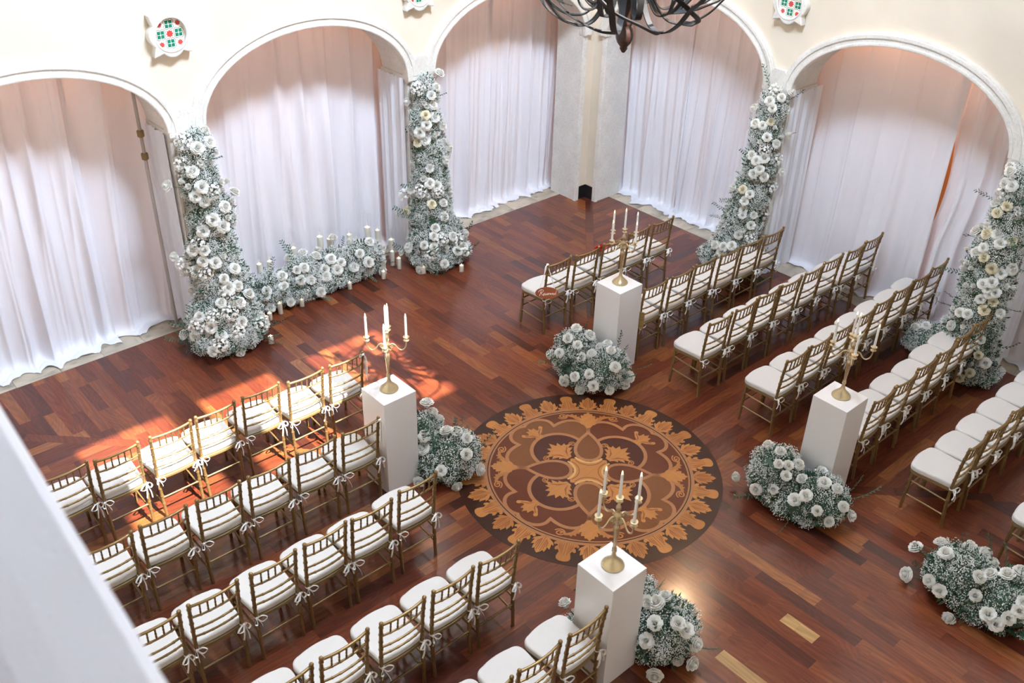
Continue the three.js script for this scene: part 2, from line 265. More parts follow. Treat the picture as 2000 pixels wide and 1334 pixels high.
// ---------------------------------------------------------------- floor: boards in four quarters round the medallion
function clip(poly, a, b, c) {                        // keep a*x + b*z <= c
  const out = []; for (let i = 0; i < poly.length; i++) { const p = poly[i], q = poly[(i + 1) % poly.length], dp = a * p[0] + b * p[1] - c, dq = a * q[0] + b * q[1] - c; if (dp <= 0) out.push(p); if (dp * dq < 0) { const t = dp / (dp - dq); out.push([lerp(p[0], q[0], t), lerp(p[1], q[1], t)]); } } return out;
}
{
  const floor = struct('floor', 'glossy reddish hardwood floor of mixed brown boards', 'floor');
  part('subfloor', box(-10.2, 0, -0.12, -0.02, 0, 10.6), M.subfloor, floor);
  const r = rng(77), W = 0.115, GAP = 0.00025, boards = [];
  const tones = [[0.172, 0.036, 0.0125, 5], [0.136, 0.027, 0.0100, 5], [0.215, 0.052, 0.0155, 4], [0.108, 0.021, 0.0088, 3], [0.275, 0.080, 0.021, 2.2], [0.070, 0.0155, 0.0078, 1.0], [0.190, 0.042, 0.0135, 3], [0.30, 0.10, 0.03, 0.3]];
  const tot = tones.reduce((s, t) => s + t[3], 0);
  const pick = () => { let x = r() * tot; for (const t of tones) { x -= t[3]; if (x <= 0) return t; } return tones[0]; };
  const X0 = -10.05, X1 = 0, Z0 = 0, Z1 = 10.6, DG = 0.11 * Math.SQRT2;
  const add = (poly, alongZ, tone) => {
    if (poly.length < 3) return; let ar = 0, mx = 0, mz = 0; poly.forEach((p, i) => { const q = poly[(i + 1) % poly.length]; ar += p[0] * q[1] - q[0] * p[1]; mx += p[0] / poly.length; mz += p[1] / poly.length; });
    if (Math.abs(ar) / 2 < 0.0001) return; if (poly.every(p => Math.hypot(p[0] - CX, p[1] - CZ) < 1.25)) return;
    if (ar > 0) poly = poly.slice().reverse();         // clockwise in (x, z) looks up
    const pos = [], idx = [], uv = [], n = poly.length, ou = r() * 7, ov = r() * 5, y0 = -0.02;
    for (const [y, k] of [[0, 0], [y0, 1]]) poly.forEach(p => { pos.push(p[0], y, p[1]); const a = alongZ ? p[1] : p[0], b = alongZ ? p[0] : p[1]; uv.push(a + ou, b + ov + k * 0.02); });
    for (let i = 1; i < n - 1; i++) idx.push(0, i, i + 1);
    for (let i = 0; i < n; i++) { const j = (i + 1) % n; idx.push(i, n + i, j, j, n + i, n + j); }
    const g = mk(pos, idx, uv).toNonIndexed(); g.computeVertexNormals(); if (g.attributes.normal.getY(0) < 0) { g.scale(1, 1, 1); }
    const v = 0.88 + 0.24 * r(); tint(g, tone[0] * v, tone[1] * v, tone[2] * v);
    const c = V(mx, 0, mz).project(camera), d = Math.hypot(mx - EYE.x, EYE.y, mz - EYE.z);
    boards.push({ g, score: (Math.abs(c.x) < 1.05 && Math.abs(c.y) < 1.05 && c.z < 1) ? Math.abs(ar) / (d * d) : 0 });
  };
  // boards that stand out by their colour: quarter, x, from z, to z, tone
  const marked = [[2, -4.906, 7.149, 7.454, [0.50, 0.29, 0.115]], [2, -5.565, 7.04, 7.62, [0.46, 0.26, 0.10]], [0, -4.44, 2.49, 3.09, [0.29, 0.085, 0.026]], [0, -3.935, 2.755, 3.33, [0.30, 0.085, 0.022]], [0, -4.19, 2.26, 2.67, [0.27, 0.075, 0.024]], [0, -5.93, 1.40, 2.1, [0.33, 0.12, 0.04]]];
  for (let q = 0; q < 4; q++) {                          // 0: towards candles, 1: towards right wall, 2: towards viewer, 3: towards gallery
    const alongZ = q % 2 === 0, sgn = q === 0 || q === 3 ? -1 : 1;
    const [a0, a1] = alongZ ? [X0, X1] : [Z0, Z1], [b0, b1] = alongZ ? [Z0, Z1] : [X0, X1];
    const wedge = poly => {                              // keep this quarter, less the border board along one diagonal
      if (q === 0) { poly = clip(poly, 1, 1, CX + CZ); return clip(poly, -1, 1, -CX + CZ - DG); }
      if (q === 1) { poly = clip(poly, -1, 1, -CX + CZ); return clip(poly, -1, -1, -CX - CZ - DG); }
      if (q === 2) { poly = clip(poly, -1, -1, -CX - CZ); return clip(poly, 1, -1, CX - CZ - DG); }
      poly = clip(poly, 1, -1, CX - CZ); return clip(poly, 1, 1, CX + CZ - DG);
    };
    let row = 0;
    for (let a = a0 + (q === 2 ? 0.0239 - W : (q * 0.03) % W); a < a1; a += W, row++) {
      let b = b0 - r() * 0.8;
      while (b < b1) {
        let L = r() < 0.25 ? 0.28 + r() * 0.2 : 0.5 + r() * 0.65, tone = pick();
        for (const m of marked) if (m[0] === q && m[1] > a && m[1] <= a + W) { if (Math.abs(b - m[2]) < 1e-6) { L = m[3] - m[2]; tone = m[4]; } else if (b < m[2] && b + L > m[2]) L = m[2] - b; }
        const e = Math.min(b + L, b1), s = Math.max(b, b0);
        if (e > s) { const w1 = Math.min(a + W, a1); let p = alongZ ? [[a + GAP, s + GAP], [w1 - GAP, s + GAP], [w1 - GAP, e - GAP], [a + GAP, e - GAP]] : [[s + GAP, a + GAP], [e - GAP, a + GAP], [e - GAP, w1 - GAP], [s + GAP, w1 - GAP]]; add(wedge(p), alongZ, tone); }
        b += L;
      }
    }
    // border boards along the diagonal
    const dirs = [[-1, -1], [1, -1], [1, 1], [-1, 1]], nrm = [[1, -1], [1, 1], [-1, 1], [-1, -1]];
    const d = dirs[q].map(v => v / Math.SQRT2), nn = nrm[q].map(v => v / Math.SQRT2);
    for (let s = 1.1; s < 8; ) { const L = 0.5 + r() * 0.7, e = s + L; let p = [[s, 0.001], [e, 0.001], [e, 0.109], [s, 0.109]].map(([t, w]) => [CX + d[0] * t + nn[0] * w, CZ + d[1] * t + nn[1] * w]); p = clip(clip(clip(clip(p, 1, 0, X1), -1, 0, -X0), 0, 1, Z1), 0, -1, -Z0); add(p, true, pick()); s = e + 0.001; }
  }
  boards.sort((a, b) => b.score - a.score);
  boards.slice(0, 300).forEach((b, i) => part(i ? `board_${String(i).padStart(3, '0')}` : 'board', b.g, M.floor, floor));
  const rest = part('far_boards', mergeGeometries(boards.slice(300).map(b => b.g)), M.floor, floor); rest.userData.kind = 'stuff'; rest.userData.label = 'further floor boards under the chairs and out of view';
}
// travertine thresholds under the arches
function threshold(side) {
  const o = struct(`trim_${side === 'left' ? 1 : 2}`, side === 'left' ? 'travertine threshold tiles under the curtains behind the candle hedge' : 'travertine threshold tiles under the curtains beside the longer chair rows', 'tile strip');
  part('tile_bed', side === 'left' ? box(-10.45, 0, -0.10, -0.012, -2.4, 0) : box(0, 2.4, -0.10, -0.012, -2.4, 10.6), M.joint, o);
  const r = rng(side === 'left' ? 5 : 6);
  const T = 0.47; let k = 0;
  for (let s = side === 'left' ? -10.35 : -0.3; side === 'left' ? s < -0.05 : s < 10.3; s += T) for (let row = 0; row < 3; row++) {
    const d0 = row * T + 0.004, d1 = (row + 1) * T, a0 = s + (row % 2 ? T / 2 : 0) + 0.002, a1 = a0 + T - 0.004;
    const g = side === 'left' ? box(a0, Math.min(a1, -0.004), -0.03, 0.001, -d1, -d0) : box(d0, d1, -0.03, 0.001, Math.max(a0, -0.3), a1);
    const u = g.attributes.uv, ou = r() * 5; for (let i = 0; i < u.count; i++) u.setXY(i, u.getX(i) + ou, u.getY(i) + ou * 0.7);
    if (row < 2) part(k ? `tile_${String(k).padStart(3, '0')}` : 'tile', g, M.trav, o); else part(k ? `tile_${String(k).padStart(3, '0')}` : 'tile', g, M.trav, o); k++;
  }
}
threshold('left'); threshold('right');

// ---------------------------------------------------------------- curtains
function curtain(side, s0, s1, seed, top, label, opt = {}) {
  const r = rng(seed), nx = Math.max(24, Math.round((s1 - s0) / 0.012)), ny = 34, base = opt.base ?? 0.60;   // base = distance behind the wall face
  const waves = []; for (let i = 0; i < 7; i++) waves.push([Math.PI * 2 / (0.13 + r() * 0.5), r() * 6.28, 0.35 + r() * 0.9, r() * 2 - 1]);
  const ws = waves.reduce((s, w) => s + w[2], 0);
  const pool = opt.pool ?? 0.10, L = top + pool + 0.05, pos = [], idx = [], uv = [];
  for (let j = 0; j <= ny; j++) {
    const t = j < ny - 10 ? j / (ny - 10) * (top - 0.16) : top - 0.16 + (j - (ny - 10)) / 10 * (0.16 + pool + 0.05);
    for (let i = 0; i <= nx; i++) {
      const s = lerp(s0, s1, i / nx), yv = top - t; let f = 0;
      for (const [k, p, a, d] of waves) { const th = k * (s + d * 0.05 * t) + p + 0.35 * Math.sin(1.3 * t + p); f += a * (d > 0 ? 1 - 2 * Math.pow(Math.abs(Math.sin(th / 2)), 0.65) : Math.sin(th)); }
      f /= ws; f = Math.sign(f) * Math.pow(Math.abs(f), 0.8);
      const amp = lerp(0.075, 0.125, Math.min(1, t / top)) * (opt.amp ?? 1);
      let out = -base + f * amp, y = yv;
      const shift = opt.lean ? opt.lean * (t / top) : 0;
      const over = t - (top - 0.10);
      if (over > 0) { // the hem turns forward and lies on the tiles in soft creases
        const w = 0.5 + 0.5 * Math.sin(s * 4.5 + seed) * Math.sin(s * 11 + seed * 2); const a = Math.min(1, over / 0.13) * Math.PI / 2;
        y = Math.max(0.012 + 0.02 * w * (0.5 + 0.5 * Math.sin(over * 55 + s * 31)), 0.10 - 0.09 * Math.sin(a)); out += 0.08 * (1 - Math.cos(a)) + Math.max(0, over - 0.13) * (0.35 + 0.6 * w);
      }
      const sl = opt.slit ? opt.slit[0] * Math.max(0, Math.sin(Math.PI * Math.min(1, Math.max(0, (yv - opt.slit[1]) / (opt.slit[2] - opt.slit[1]))))) * (1 - i / nx) : 0;
      const q = s + shift + sl + (opt.flare ?? 0) * (t / top) * ((i / nx) - 0.5);
      if (side === 'left') pos.push(q, y, ZW + out); else pos.push(XW - out, y, q);
      uv.push(s, t);
    }
  }
  for (let j = 0; j < ny; j++) for (let i = 0; i < nx; i++) { const a = j * (nx + 1) + i, b = a + 1, c = a + nx + 1, d = c + 1; idx.push(a, c, b, b, c, d); }
  return solid('curtain', mk(pos, idx, uv), M.cloth, label, 'curtain', 'white drapes hung in the arches');
}
curtain('left', -9.3, -7.20, 101, 3.45, 'white floor-length drape at the gallery end of the candle wall', { pool: 0.16, lean: -0.06 });
curtain('left', -7.26, -6.40, 102, 3.45, 'narrow white drape beside the metal stand and tall flower column', { pool: 0.10, base: 0.64 });
curtain('left', -6.3, -3.42, 103, 3.45, 'wide white drape straight behind the row of candles', { pool: 0.05 });
curtain('left', -3.26, -1.62, 105, 3.45, 'white drape just past the second flower column, nearer the candles', { pool: 0.06 });
curtain('left', -1.68, -0.34, 106, 3.45, 'white drape hanging against the corner stone jamb, candle side', { pool: 0.08, lean: 0.07, base: 0.63 });
curtain('right', 0.42, 1.55, 107, 3.45, 'white drape hanging against the corner stone jamb, chair side', { pool: 0.14 });
curtain('right', 1.50, 3.32, 108, 3.45, 'white drape between the corner and the third flower column', { pool: 0.14, base: 0.63 });
curtain('right', 3.40, 5.27, 109, 3.07, 'wide smooth pinkish white drape behind the longest chair rows', { pool: 0.04, base: 0.66, amp: 0.75 });
curtain('right', 5.20, 6.34, 110, 3.45, 'gathered drape with deep pleats beside the orange slit', { pool: 0.10, amp: 1.1, slit: [0.066, 1.0, 2.3], base: 0.70 });
curtain('right', 6.36, 9.2, 111, 3.45, 'white drape beyond the last flower column', { pool: 0.10 });
// fabric returns that clothe the sides of the piers
function pierReturn(side, s, dir, seed, label) {
  const r = rng(seed), n = 40, ny = 24, top = 2.42, pos = [], idx = [], uv = [];
  for (let j = 0; j <= ny; j++) for (let i = 0; i <= n; i++) { const t = i / n, y = lerp(top, 0.006, j / ny), out = lerp(-0.60, -0.03, t), f = 0.012 * Math.sin(t * 17 + seed) + 0.008 * Math.sin(t * 41 + j * 0.06 + seed * 2); const q = s + dir * (0.014 + f + 0.008); if (side === 'left') pos.push(q, y, ZW + out); else pos.push(XW - out, y, q); uv.push(t, y); }
  for (let j = 0; j < ny; j++) for (let i = 0; i < n; i++) { const a = j * (n + 1) + i, b = a + 1, c = a + n + 1, d = c + 1; idx.push(a, c, b, b, c, d); }
  return solid('curtain', mk(pos, idx, uv), M.cloth, label, 'curtain', 'white drapes hung in the arches');
}
pierReturn('left', -6.50, -1, 3, 'narrow fabric strip covering the pier side beside the drape stand');
pierReturn('left', -3.50, -1, 5, 'narrow fabric strip covering the pier side at the end of the candles');
pierReturn('right', 3.52, 1, 7, 'narrow fabric strip covering the pier side behind the leaning flower column');
pierReturn('right', 6.52, 1, 8, 'narrow fabric strip covering the pier side by the creamy flower column');
// metal stand beside the narrow drape
{
  const t = thing('drape_stand', 'slim dark metal drape stand showing beside the narrow drape', 'stand', [-6.62, 0, -0.12]);
  part('foot', lathe([[0, 0], [0.07, 0], [0.07, 0.012], [0.03, 0.02], [0.028, 0.05]], 20), M.pole, t);
  part('pole', sweep([V(0, 0.02, 0), V(0, 3.4, 0)], 0.018, 10), M.pole, t);
  part('collar', lathe([[0.023, 2.05], [0.036, 2.06], [0.036, 2.12], [0.023, 2.13]], 14), M.goldDark, t);
  part('collar', lathe([[0.023, 2.3], [0.036, 2.31], [0.036, 2.37], [0.023, 2.38]], 14), M.goldDark, t);
}
// small warm corridor lamps, glowing through the drapes
const bulbMat = new THREE.MeshStandardMaterial({ color: rgb(1, 0.8, 0.55), emissive: rgb(1, 0.62, 0.30), emissiveIntensity: 4 });
for (const [x, z, where] of [[-8.4, -0.95, 'the gallery end drape'], [-7.2, -0.95, 'the narrow drape'], [-5.4, -0.95, 'the candle drape near the first column'], [-4.2, -0.95, 'the candle drape near the second column'], [-2.4, -0.95, 'the drape past the second column'], [-1.2, -0.95, 'the corner drape on the candle side'], [0.95, 1.2, 'the corner drape on the chair side'], [0.95, 2.5, 'the drape before the leaning column'], [0.95, 4.3, 'the wide smooth drape'], [0.95, 5.4, 'the pleated drape']]) {
  const t = thing('corridor_lamp', `small warm hanging lamp behind ${where}`, 'lamp', [x, 3.9, z]);
  part('stem', sweep([V(0, 0, 0), V(0, -0.56, 0)], 0.008, 8), M.brass, t);
  part('bulb', new THREE.SphereGeometry(0.04, 16, 12).translate(0, -0.60, 0), bulbMat, t);
  const l = new THREE.PointLight(new THREE.Color(1, 0.50, 0.30), 3.8); l.position.set(0, -0.60, 0); l.castShadow = true; l.shadow.radius = 2; t.add(l);
}

// ---------------------------------------------------------------- painted tile medallions on the walls
const tileTex = (() => {
  const S = 512, c = document.createElement('canvas'); c.width = c.height = S; const x = c.getContext('2d');
  x.fillStyle = '#efe9da'; x.fillRect(0, 0, S, S);
  const flower = (cx, cy, R, col) => { x.fillStyle = col; for (let k = 0; k < 8; k++) { x.save(); x.translate(cx, cy); x.rotate(k * Math.PI / 4); x.beginPath(); x.moveTo(0, 0); x.lineTo(-R * 0.28, -R * 0.62); x.lineTo(0, -R); x.lineTo(R * 0.28, -R * 0.62); x.closePath(); x.fill(); x.restore(); } };
  const block = (cx, cy) => {
    x.strokeStyle = '#22222a'; x.lineWidth = 6; for (const [a, b] of [[-1, -1], [1, -1], [1, 1], [-1, 1]]) { x.beginPath(); x.arc(cx + a * 36, cy + b * 36, 42, 0, 7); x.stroke(); }
    x.fillStyle = '#efe9da'; x.fillRect(cx - 62, cy - 62, 124, 124);
    for (const [a, b] of [[-1, -1], [1, -1], [1, 1], [-1, 1]]) { x.fillStyle = '#157a5c'; x.fillRect(cx + a * 30 - 27, cy + b * 30 - 27, 54, 54); }
    x.fillStyle = '#ffffff'; x.save(); x.translate(cx, cy); x.rotate(Math.PI / 4); x.fillRect(-11, -11, 22, 22); x.restore();
  };
  block(256, 110); block(256, 402); block(110, 256); block(402, 256);
  flower(256, 256, 62, '#c2413a'); for (const [a, b] of [[105, 105], [407, 105], [105, 407], [407, 407]]) flower(a, b, 48, '#c2413a');
  const t = new THREE.CanvasTexture(c); t.colorSpace = THREE.SRGBColorSpace; return t;
})();
M.tile = phy({ map: tileTex, roughness: 0.25, clearcoat: 0.4 });
function quatrefoil(side, s, y, label) {
  const t = thing('wall_medallion', label, 'wall ornament', side === 'left' ? [s, y, ZW] : [XW, y, s], side === 'left' ? 0 : -Math.PI / 2, 'quatrefoil tile medallions above the columns');
  const sh = new THREE.Shape(), N = 96;
  for (let i = 0; i < N; i++) { const a = i / N * Math.PI * 2, d = ((a + Math.PI / 4) % (Math.PI / 2)) - Math.PI / 4; const R = 0.208 + 0.016 * Math.cos(4 * a) + 0.088 * Math.pow(Math.max(0, 1 - Math.abs(Math.abs(d) - Math.PI / 4) / 0.26), 1.1); i ? sh.lineTo(R * Math.cos(a), R * Math.sin(a)) : sh.moveTo(R * Math.cos(a), R * Math.sin(a)); }
  sh.closePath(); const h = new THREE.Path(); h.absarc(0, 0, 0.156, 0, Math.PI * 2, true); sh.holes.push(h);
  part('stone_frame', metreUV(ext(sh, 0.075, 0.012)), M.stone, t);
  part('inner_rim', new THREE.TorusGeometry(0.166, 0.014, 8, 40).translate(0, 0, 0.078), M.stone, t);
  const disc = new THREE.CircleGeometry(0.160, 40).translate(0, 0, 0.05); part('painted_tile', disc, M.tile, t);
}
quatrefoil('left', -6.33, 3.42, 'white stone quatrefoil with green and red tile, above the flower column by the bar');
quatrefoil('left', -3.32, 3.42, 'white stone quatrefoil with tile above the flower column beside the candles');
quatrefoil('right', 3.34, 3.42, 'white stone quatrefoil with tile near the chandelier, above the third flower column');

// ---------------------------------------------------------------- inlaid floor medallion
{
  const med = thing('floor_medallion', 'round marquetry floor medallion with pale acanthus leaves and strapwork', 'floor inlay', [CX, 0, CZ]);
  const wood = (r, g, b, ro = 0.42) => phy({ color: rgb(r, g, b), map: grainSoft, roughness: ro, specularIntensity: 0.35, clearcoat: 0.35, clearcoatRoughness: 0.2 });
  const mDark = wood(0.046, 0.013, 0.0065), mField = wood(0.135, 0.028, 0.0075), mField2 = wood(0.205, 0.068, 0.017), mDeep = wood(0.072, 0.012, 0.006), mPale = wood(0.56, 0.225, 0.060), mPale2 = wood(0.47, 0.18, 0.045), mStrap = wood(0.44, 0.185, 0.075), mVein = wood(0.30, 0.10, 0.028), mBlack = wood(0.010, 0.005, 0.004), mCream = wood(0.74, 0.42, 0.165);
  const flat = (shape, y, th = 0.0012) => { const g = new THREE.ExtrudeGeometry(shape, { depth: th, bevelEnabled: false, curveSegments: 24 }); g.rotateX(-Math.PI / 2); g.translate(0, y - th, 0); return metreUV(g); };   // shape (x, y) -> world (x, -z)
  const ring = (r0, r1) => { const s = new THREE.Shape(); s.absarc(0, 0, r1, 0, Math.PI * 2); if (r0) { const h = new THREE.Path(); h.absarc(0, 0, r0, 0, Math.PI * 2, true); s.holes.push(h); } return s; };
  const fine = (shape, y) => { const g = new THREE.ExtrudeGeometry(shape, { depth: 0.0012, bevelEnabled: false, curveSegments: 72 }); g.rotateX(-Math.PI / 2); g.translate(0, y - 0.0012, 0); return metreUV(g); };
  part('dark_surround', fine(ring(0, 1.268), 0.0014), mDark, med);
  part('field', fine(ring(0, 0.95), 0.0022), mField, med);
  part('pale_ring', fine(ring(0.945, 1.003), 0.0034), mStrap, med);
  part('black_line', fine(ring(0.962, 0.971), 0.0042), mBlack, med);
  // shape helpers in polar form (radial = local y, tangent = local x), then turned to an angle
  const turn = (g, deg) => { g.rotateY(-deg * Math.PI / 180); return g; };       // deg measured from +x towards +z
  const poly = (pts) => { const s = new THREE.Shape(); pts.forEach(([a, b], i) => i ? s.lineTo(a, b) : s.moveTo(a, b)); s.closePath(); return s; };
  const sideways = (pts) => pts.concat(pts.slice().reverse().map(([a, b]) => [a, -b]));
  // leaf profiles: a = outward distance, b = half width
  const soft = (pts, n) => new THREE.SplineCurve(pts.map(p => new THREE.Vector2(...p))).getPoints(n).map(p => [p.x, p.y]);
  const palm = sideways([...soft([[0.995, 0.028], [1.012, 0.05], [1.04, 0.088], [1.072, 0.10]], 8), ...soft([[1.06, 0.078], [1.092, 0.084], [1.128, 0.088]], 6), ...soft([[1.112, 0.060], [1.142, 0.062], [1.176, 0.056]], 6), ...soft([[1.158, 0.034], [1.182, 0.028], [1.212, 0.0]], 6)]);
  const plume = sideways([...soft([[0.995, 0.050], [0.998, 0.085], [1.012, 0.108], [1.034, 0.112], [1.044, 0.098], [1.032, 0.088]], 12), ...soft([[1.05, 0.070], [1.066, 0.088], [1.096, 0.094], [1.106, 0.078], [1.092, 0.066]], 10), ...soft([[1.12, 0.050], [1.150, 0.058], [1.182, 0.064], [1.212, 0.054], [1.228, 0.024], [1.229, 0.0]], 12)]);
  const veins = (kind) => { const L = []; if (kind) for (const s of [-1, 1]) for (const k of [0, 1, 2]) L.push(poly([[1.01, s * (0.012 + k * 0.004)], [1.06 + k * 0.0, s * (0.05 - k * 0.014)], [1.12 + k * 0.03, s * (0.055 - k * 0.016)], [1.115 + k * 0.03, s * (0.048 - k * 0.016)], [1.06, s * (0.04 - k * 0.013)]])); else for (const s of [-1, 1]) for (const k of [0, 1, 2]) L.push(poly([[1.0, s * (0.02 + 0.018 * k)], [1.05, s * (0.030 + 0.017 * k)], [1.09 + 0.03 * (2 - k), s * (0.028 + 0.012 * k)], [1.09 + 0.03 * (2 - k), s * (0.022 + 0.012 * k)], [1.05, s * (0.023 + 0.015 * k)]])); L.push(poly([[1.0, 0.004], [1.16, 0.002], [1.16, -0.002], [1.0, -0.004]])); return L; };
  const leafG = [flat(poly(plume), 0.0030), flat(poly(palm), 0.0030)], veinG = [merge(veins(0).map(s => flat(s, 0.0036, 0.0008))), merge(veins(1).map(s => flat(s, 0.0036, 0.0008)))];
  for (let k = 0; k < 32; k++) {
    const kind = k % 2, deg = -56.25 + 11.25 * k;
    const l = part(k ? `inlay_leaf_${String(k).padStart(3, '0')}` : 'inlay_leaf', leafG[kind], k % 3 ? mPale : mPale2, med); l.rotation.y = -deg * Math.PI / 180;
    part('leaf_veins', veinG[kind], mVein, l);
  }
  // quarter fields of other woods and strapwork bands
  const band = (pts, w, closed) => { const L = [], R = []; const n = pts.length; for (let i = 0; i < n; i++) { const p = pts[closed ? (i - 1 + n) % n : Math.max(0, i - 1)], q = pts[closed ? (i + 1) % n : Math.min(n - 1, i + 1)]; const dx = q[0] - p[0], dy = q[1] - p[1], l = Math.hypot(dx, dy) || 1; L.push([pts[i][0] - dy / l * w / 2, pts[i][1] + dx / l * w / 2]); R.push([pts[i][0] + dy / l * w / 2, pts[i][1] - dx / l * w / 2]); } return poly(L.concat(R.reverse())); };
  const arcP = (cx, cy, r, a0, a1, n = 26) => { const o = []; for (let i = 0; i <= n; i++) { const a = lerp(a0, a1, i / n) * Math.PI / 180; o.push([cx + r * Math.cos(a), cy + r * Math.sin(a)]); } return o; };
  const bez = (p0, p1, p2, p3, n = 18) => { const o = []; for (let i = 0; i <= n; i++) { const t = i / n, u = 1 - t; o.push([u * u * u * p0[0] + 3 * u * u * t * p1[0] + 3 * u * t * t * p2[0] + t * t * t * p3[0], u * u * u * p0[1] + 3 * u * u * t * p1[1] + 3 * u * t * t * p2[1] + t * t * t * p3[1]]); } return o; };
  const pol = (r, d) => [r * Math.cos(d * Math.PI / 180), r * Math.sin(d * Math.PI / 180)];
  for (let q = 0; q < 4; q++) {
    const deg = q * 90, mk4 = (name, sh, y, m) => { const g = flat(sh, y, 0.0009); const o = part(name, g, m, med); o.rotation.y = -deg * Math.PI / 180; return o; };
    // frame: local +x = loop axis, crossings at +-45 degrees
    const lobes = [...bez(pol(0.592, -45), pol(0.80, -47), pol(0.90, -32), pol(0.765, -17.5)), ...bez(pol(0.765, -17.5), pol(0.93, -20), pol(1.0, -6), pol(0.915, 0)).slice(1), ...bez(pol(0.915, 0), pol(1.0, 6), pol(0.93, 20), pol(0.765, 17.5)).slice(1), ...bez(pol(0.765, 17.5), pol(0.90, 32), pol(0.80, 47), pol(0.592, 45)).slice(1)];
    if (q % 2) mk4('side_field', poly([...lobes, [0, 0]]), 0.0024, mField2);
    const loop = arcP(0.405, 0, 0.272, -94, 94, 40);
    mk4('loop_field', poly([...loop, [0.12, 0]]), 0.0027, mDeep);
    mk4('outer_strap', band(lobes, 0.036), 0.0031, mStrap);
    mk4('loop_strap', band(loop, 0.036), 0.0032, mStrap);
    // teardrop on the diagonal after this loop
    const rot45 = pts => pts.map(([a, b]) => [(a - b) * Math.SQRT1_2, (a + b) * Math.SQRT1_2]);
    const drop = rot45([...bez([0.605, 0.0], [0.50, 0.08], [0.40, 0.145], [0.28, 0.125], 18), ...bez([0.28, 0.125], [0.13, 0.10], [0.13, -0.10], [0.28, -0.125], 14).slice(1), ...bez([0.28, -0.125], [0.40, -0.145], [0.50, -0.08], [0.605, 0.0], 18).slice(1)]);
    mk4('drop_field', poly(drop), 0.0029, q % 2 ? mField : mField2);
    mk4('drop_strap', band(drop, 0.034), 0.0033, mStrap);
    // palmette and scrolls at the rim on the diagonal
    const crest = rot45(sideways([[0.68, 0.004], [0.705, 0.03], [0.73, 0.028], [0.735, 0.065], [0.76, 0.085], [0.785, 0.078], [0.78, 0.052], [0.80, 0.088], [0.835, 0.106], [0.85, 0.094], [0.835, 0.066], [0.86, 0.076], [0.89, 0.076], [0.885, 0.046], [0.915, 0.044], [0.918, 0.022], [0.945, 0.001]]));
    const c = mk4('palmette', poly(crest), 0.0035, mPale);
    for (const s of [-1, 1]) {
      const sc = []; for (let i = 0; i <= 40; i++) { const a = i / 40 * 3.4 * Math.PI, rr = 0.055 * (1 - i / 46); sc.push([0.855 + rr * Math.cos(a + 2.2) * 0.8, s * (0.262 + rr * Math.sin(a + 2.2) * 1.0)]); }
      mk4('scroll', band(rot45(sc), 0.012), 0.0035, mPale);
      mk4('scroll_leaf', poly(rot45([[0.79, 0.075], [0.83, 0.10], [0.865, 0.085], [0.86, 0.115], [0.895, 0.12], [0.88, 0.145], [0.905, 0.165], [0.885, 0.18], [0.89, 0.22], [0.83, 0.25], [0.86, 0.20], [0.845, 0.16], [0.815, 0.13]].map(([a, b]) => [a, s * b]))), 0.0036, mPale2);
    }
    // sprig on the loop top and acanthus inside the loop
    const sprig = sideways(soft([[0.665, 0.012], [0.685, 0.045], [0.715, 0.036], [0.735, 0.072], [0.765, 0.105], [0.795, 0.135], [0.822, 0.122], [0.815, 0.098], [0.792, 0.084], [0.782, 0.060], [0.805, 0.050], [0.838, 0.046], [0.826, 0.020], [0.868, 0.0]], 44));
    mk4('sprig', poly(sprig), 0.0037, mPale);
    for (const s of [-1, 1]) mk4('sprig_vein', poly([[0.69, s * 0.010], [0.74, s * 0.045], [0.785, s * 0.105], [0.79, s * 0.095], [0.75, s * 0.036]]), 0.0041, mVein);
    const aca = [[0.265, -0.03], [0.30, -0.05], [0.315, -0.09], [0.335, -0.07], [0.36, -0.14], [0.385, -0.10], [0.41, -0.17], [0.43, -0.11], [0.46, -0.12], [0.45, -0.07], [0.51, -0.07], [0.48, -0.03], [0.555, 0.0], [0.48, 0.03], [0.51, 0.07], [0.45, 0.07], [0.46, 0.12], [0.43, 0.11], [0.41, 0.17], [0.385, 0.10], [0.36, 0.14], [0.335, 0.07], [0.315, 0.09], [0.30, 0.05], [0.265, 0.03]];
    mk4('acanthus', poly(aca), 0.0037, mPale);
    for (const s of [-1, 1]) { const sc = []; for (let i = 0; i <= 30; i++) { const a = i / 30 * 3 * Math.PI, rr = 0.036 * (1 - i / 36); sc.push([0.40 + rr * Math.cos(a - 1.2), s * (0.175 + rr * Math.sin(a - 1.2))]); } mk4('acanthus_curl', band(sc, 0.012), 0.0036, mPale2); }
    for (const s of [-1, 1]) mk4('acanthus_vein', poly([[0.28, s * 0.006], [0.35, s * 0.05], [0.41, s * 0.115], [0.405, s * 0.10], [0.36, s * 0.036]]), 0.0041, mVein);
  }
  // central cartouche
  const star = []; for (let i = 0; i < 64; i++) { const a = i / 64 * Math.PI * 2, R = 0.135 + 0.10 * Math.pow(Math.abs(Math.cos(2 * a)), 1.6) + 0.012 * Math.cos(16 * a); star.push([R * Math.cos(a), R * Math.sin(a)]); }
  part('cartouche', flat(poly(star), 0.0043, 0.0012), mPale, med);
  for (let q = 0; q < 4; q++) { const arc = bez([0.235, -0.05], [0.12, -0.03], [0.03, -0.12], [0.05, -0.235], 16); const o = part('cartouche_scroll', flat(band(arc, 0.022), 0.0049, 0.0009), mCream, med); o.rotation.y = -q * Math.PI / 2; const o2 = part('cartouche_line', flat(band(arc.map(([a, b]) => [a - 0.028, b + 0.028]), 0.009), 0.0050, 0.0009), mVein, med); o2.rotation.y = -q * Math.PI / 2; }
}

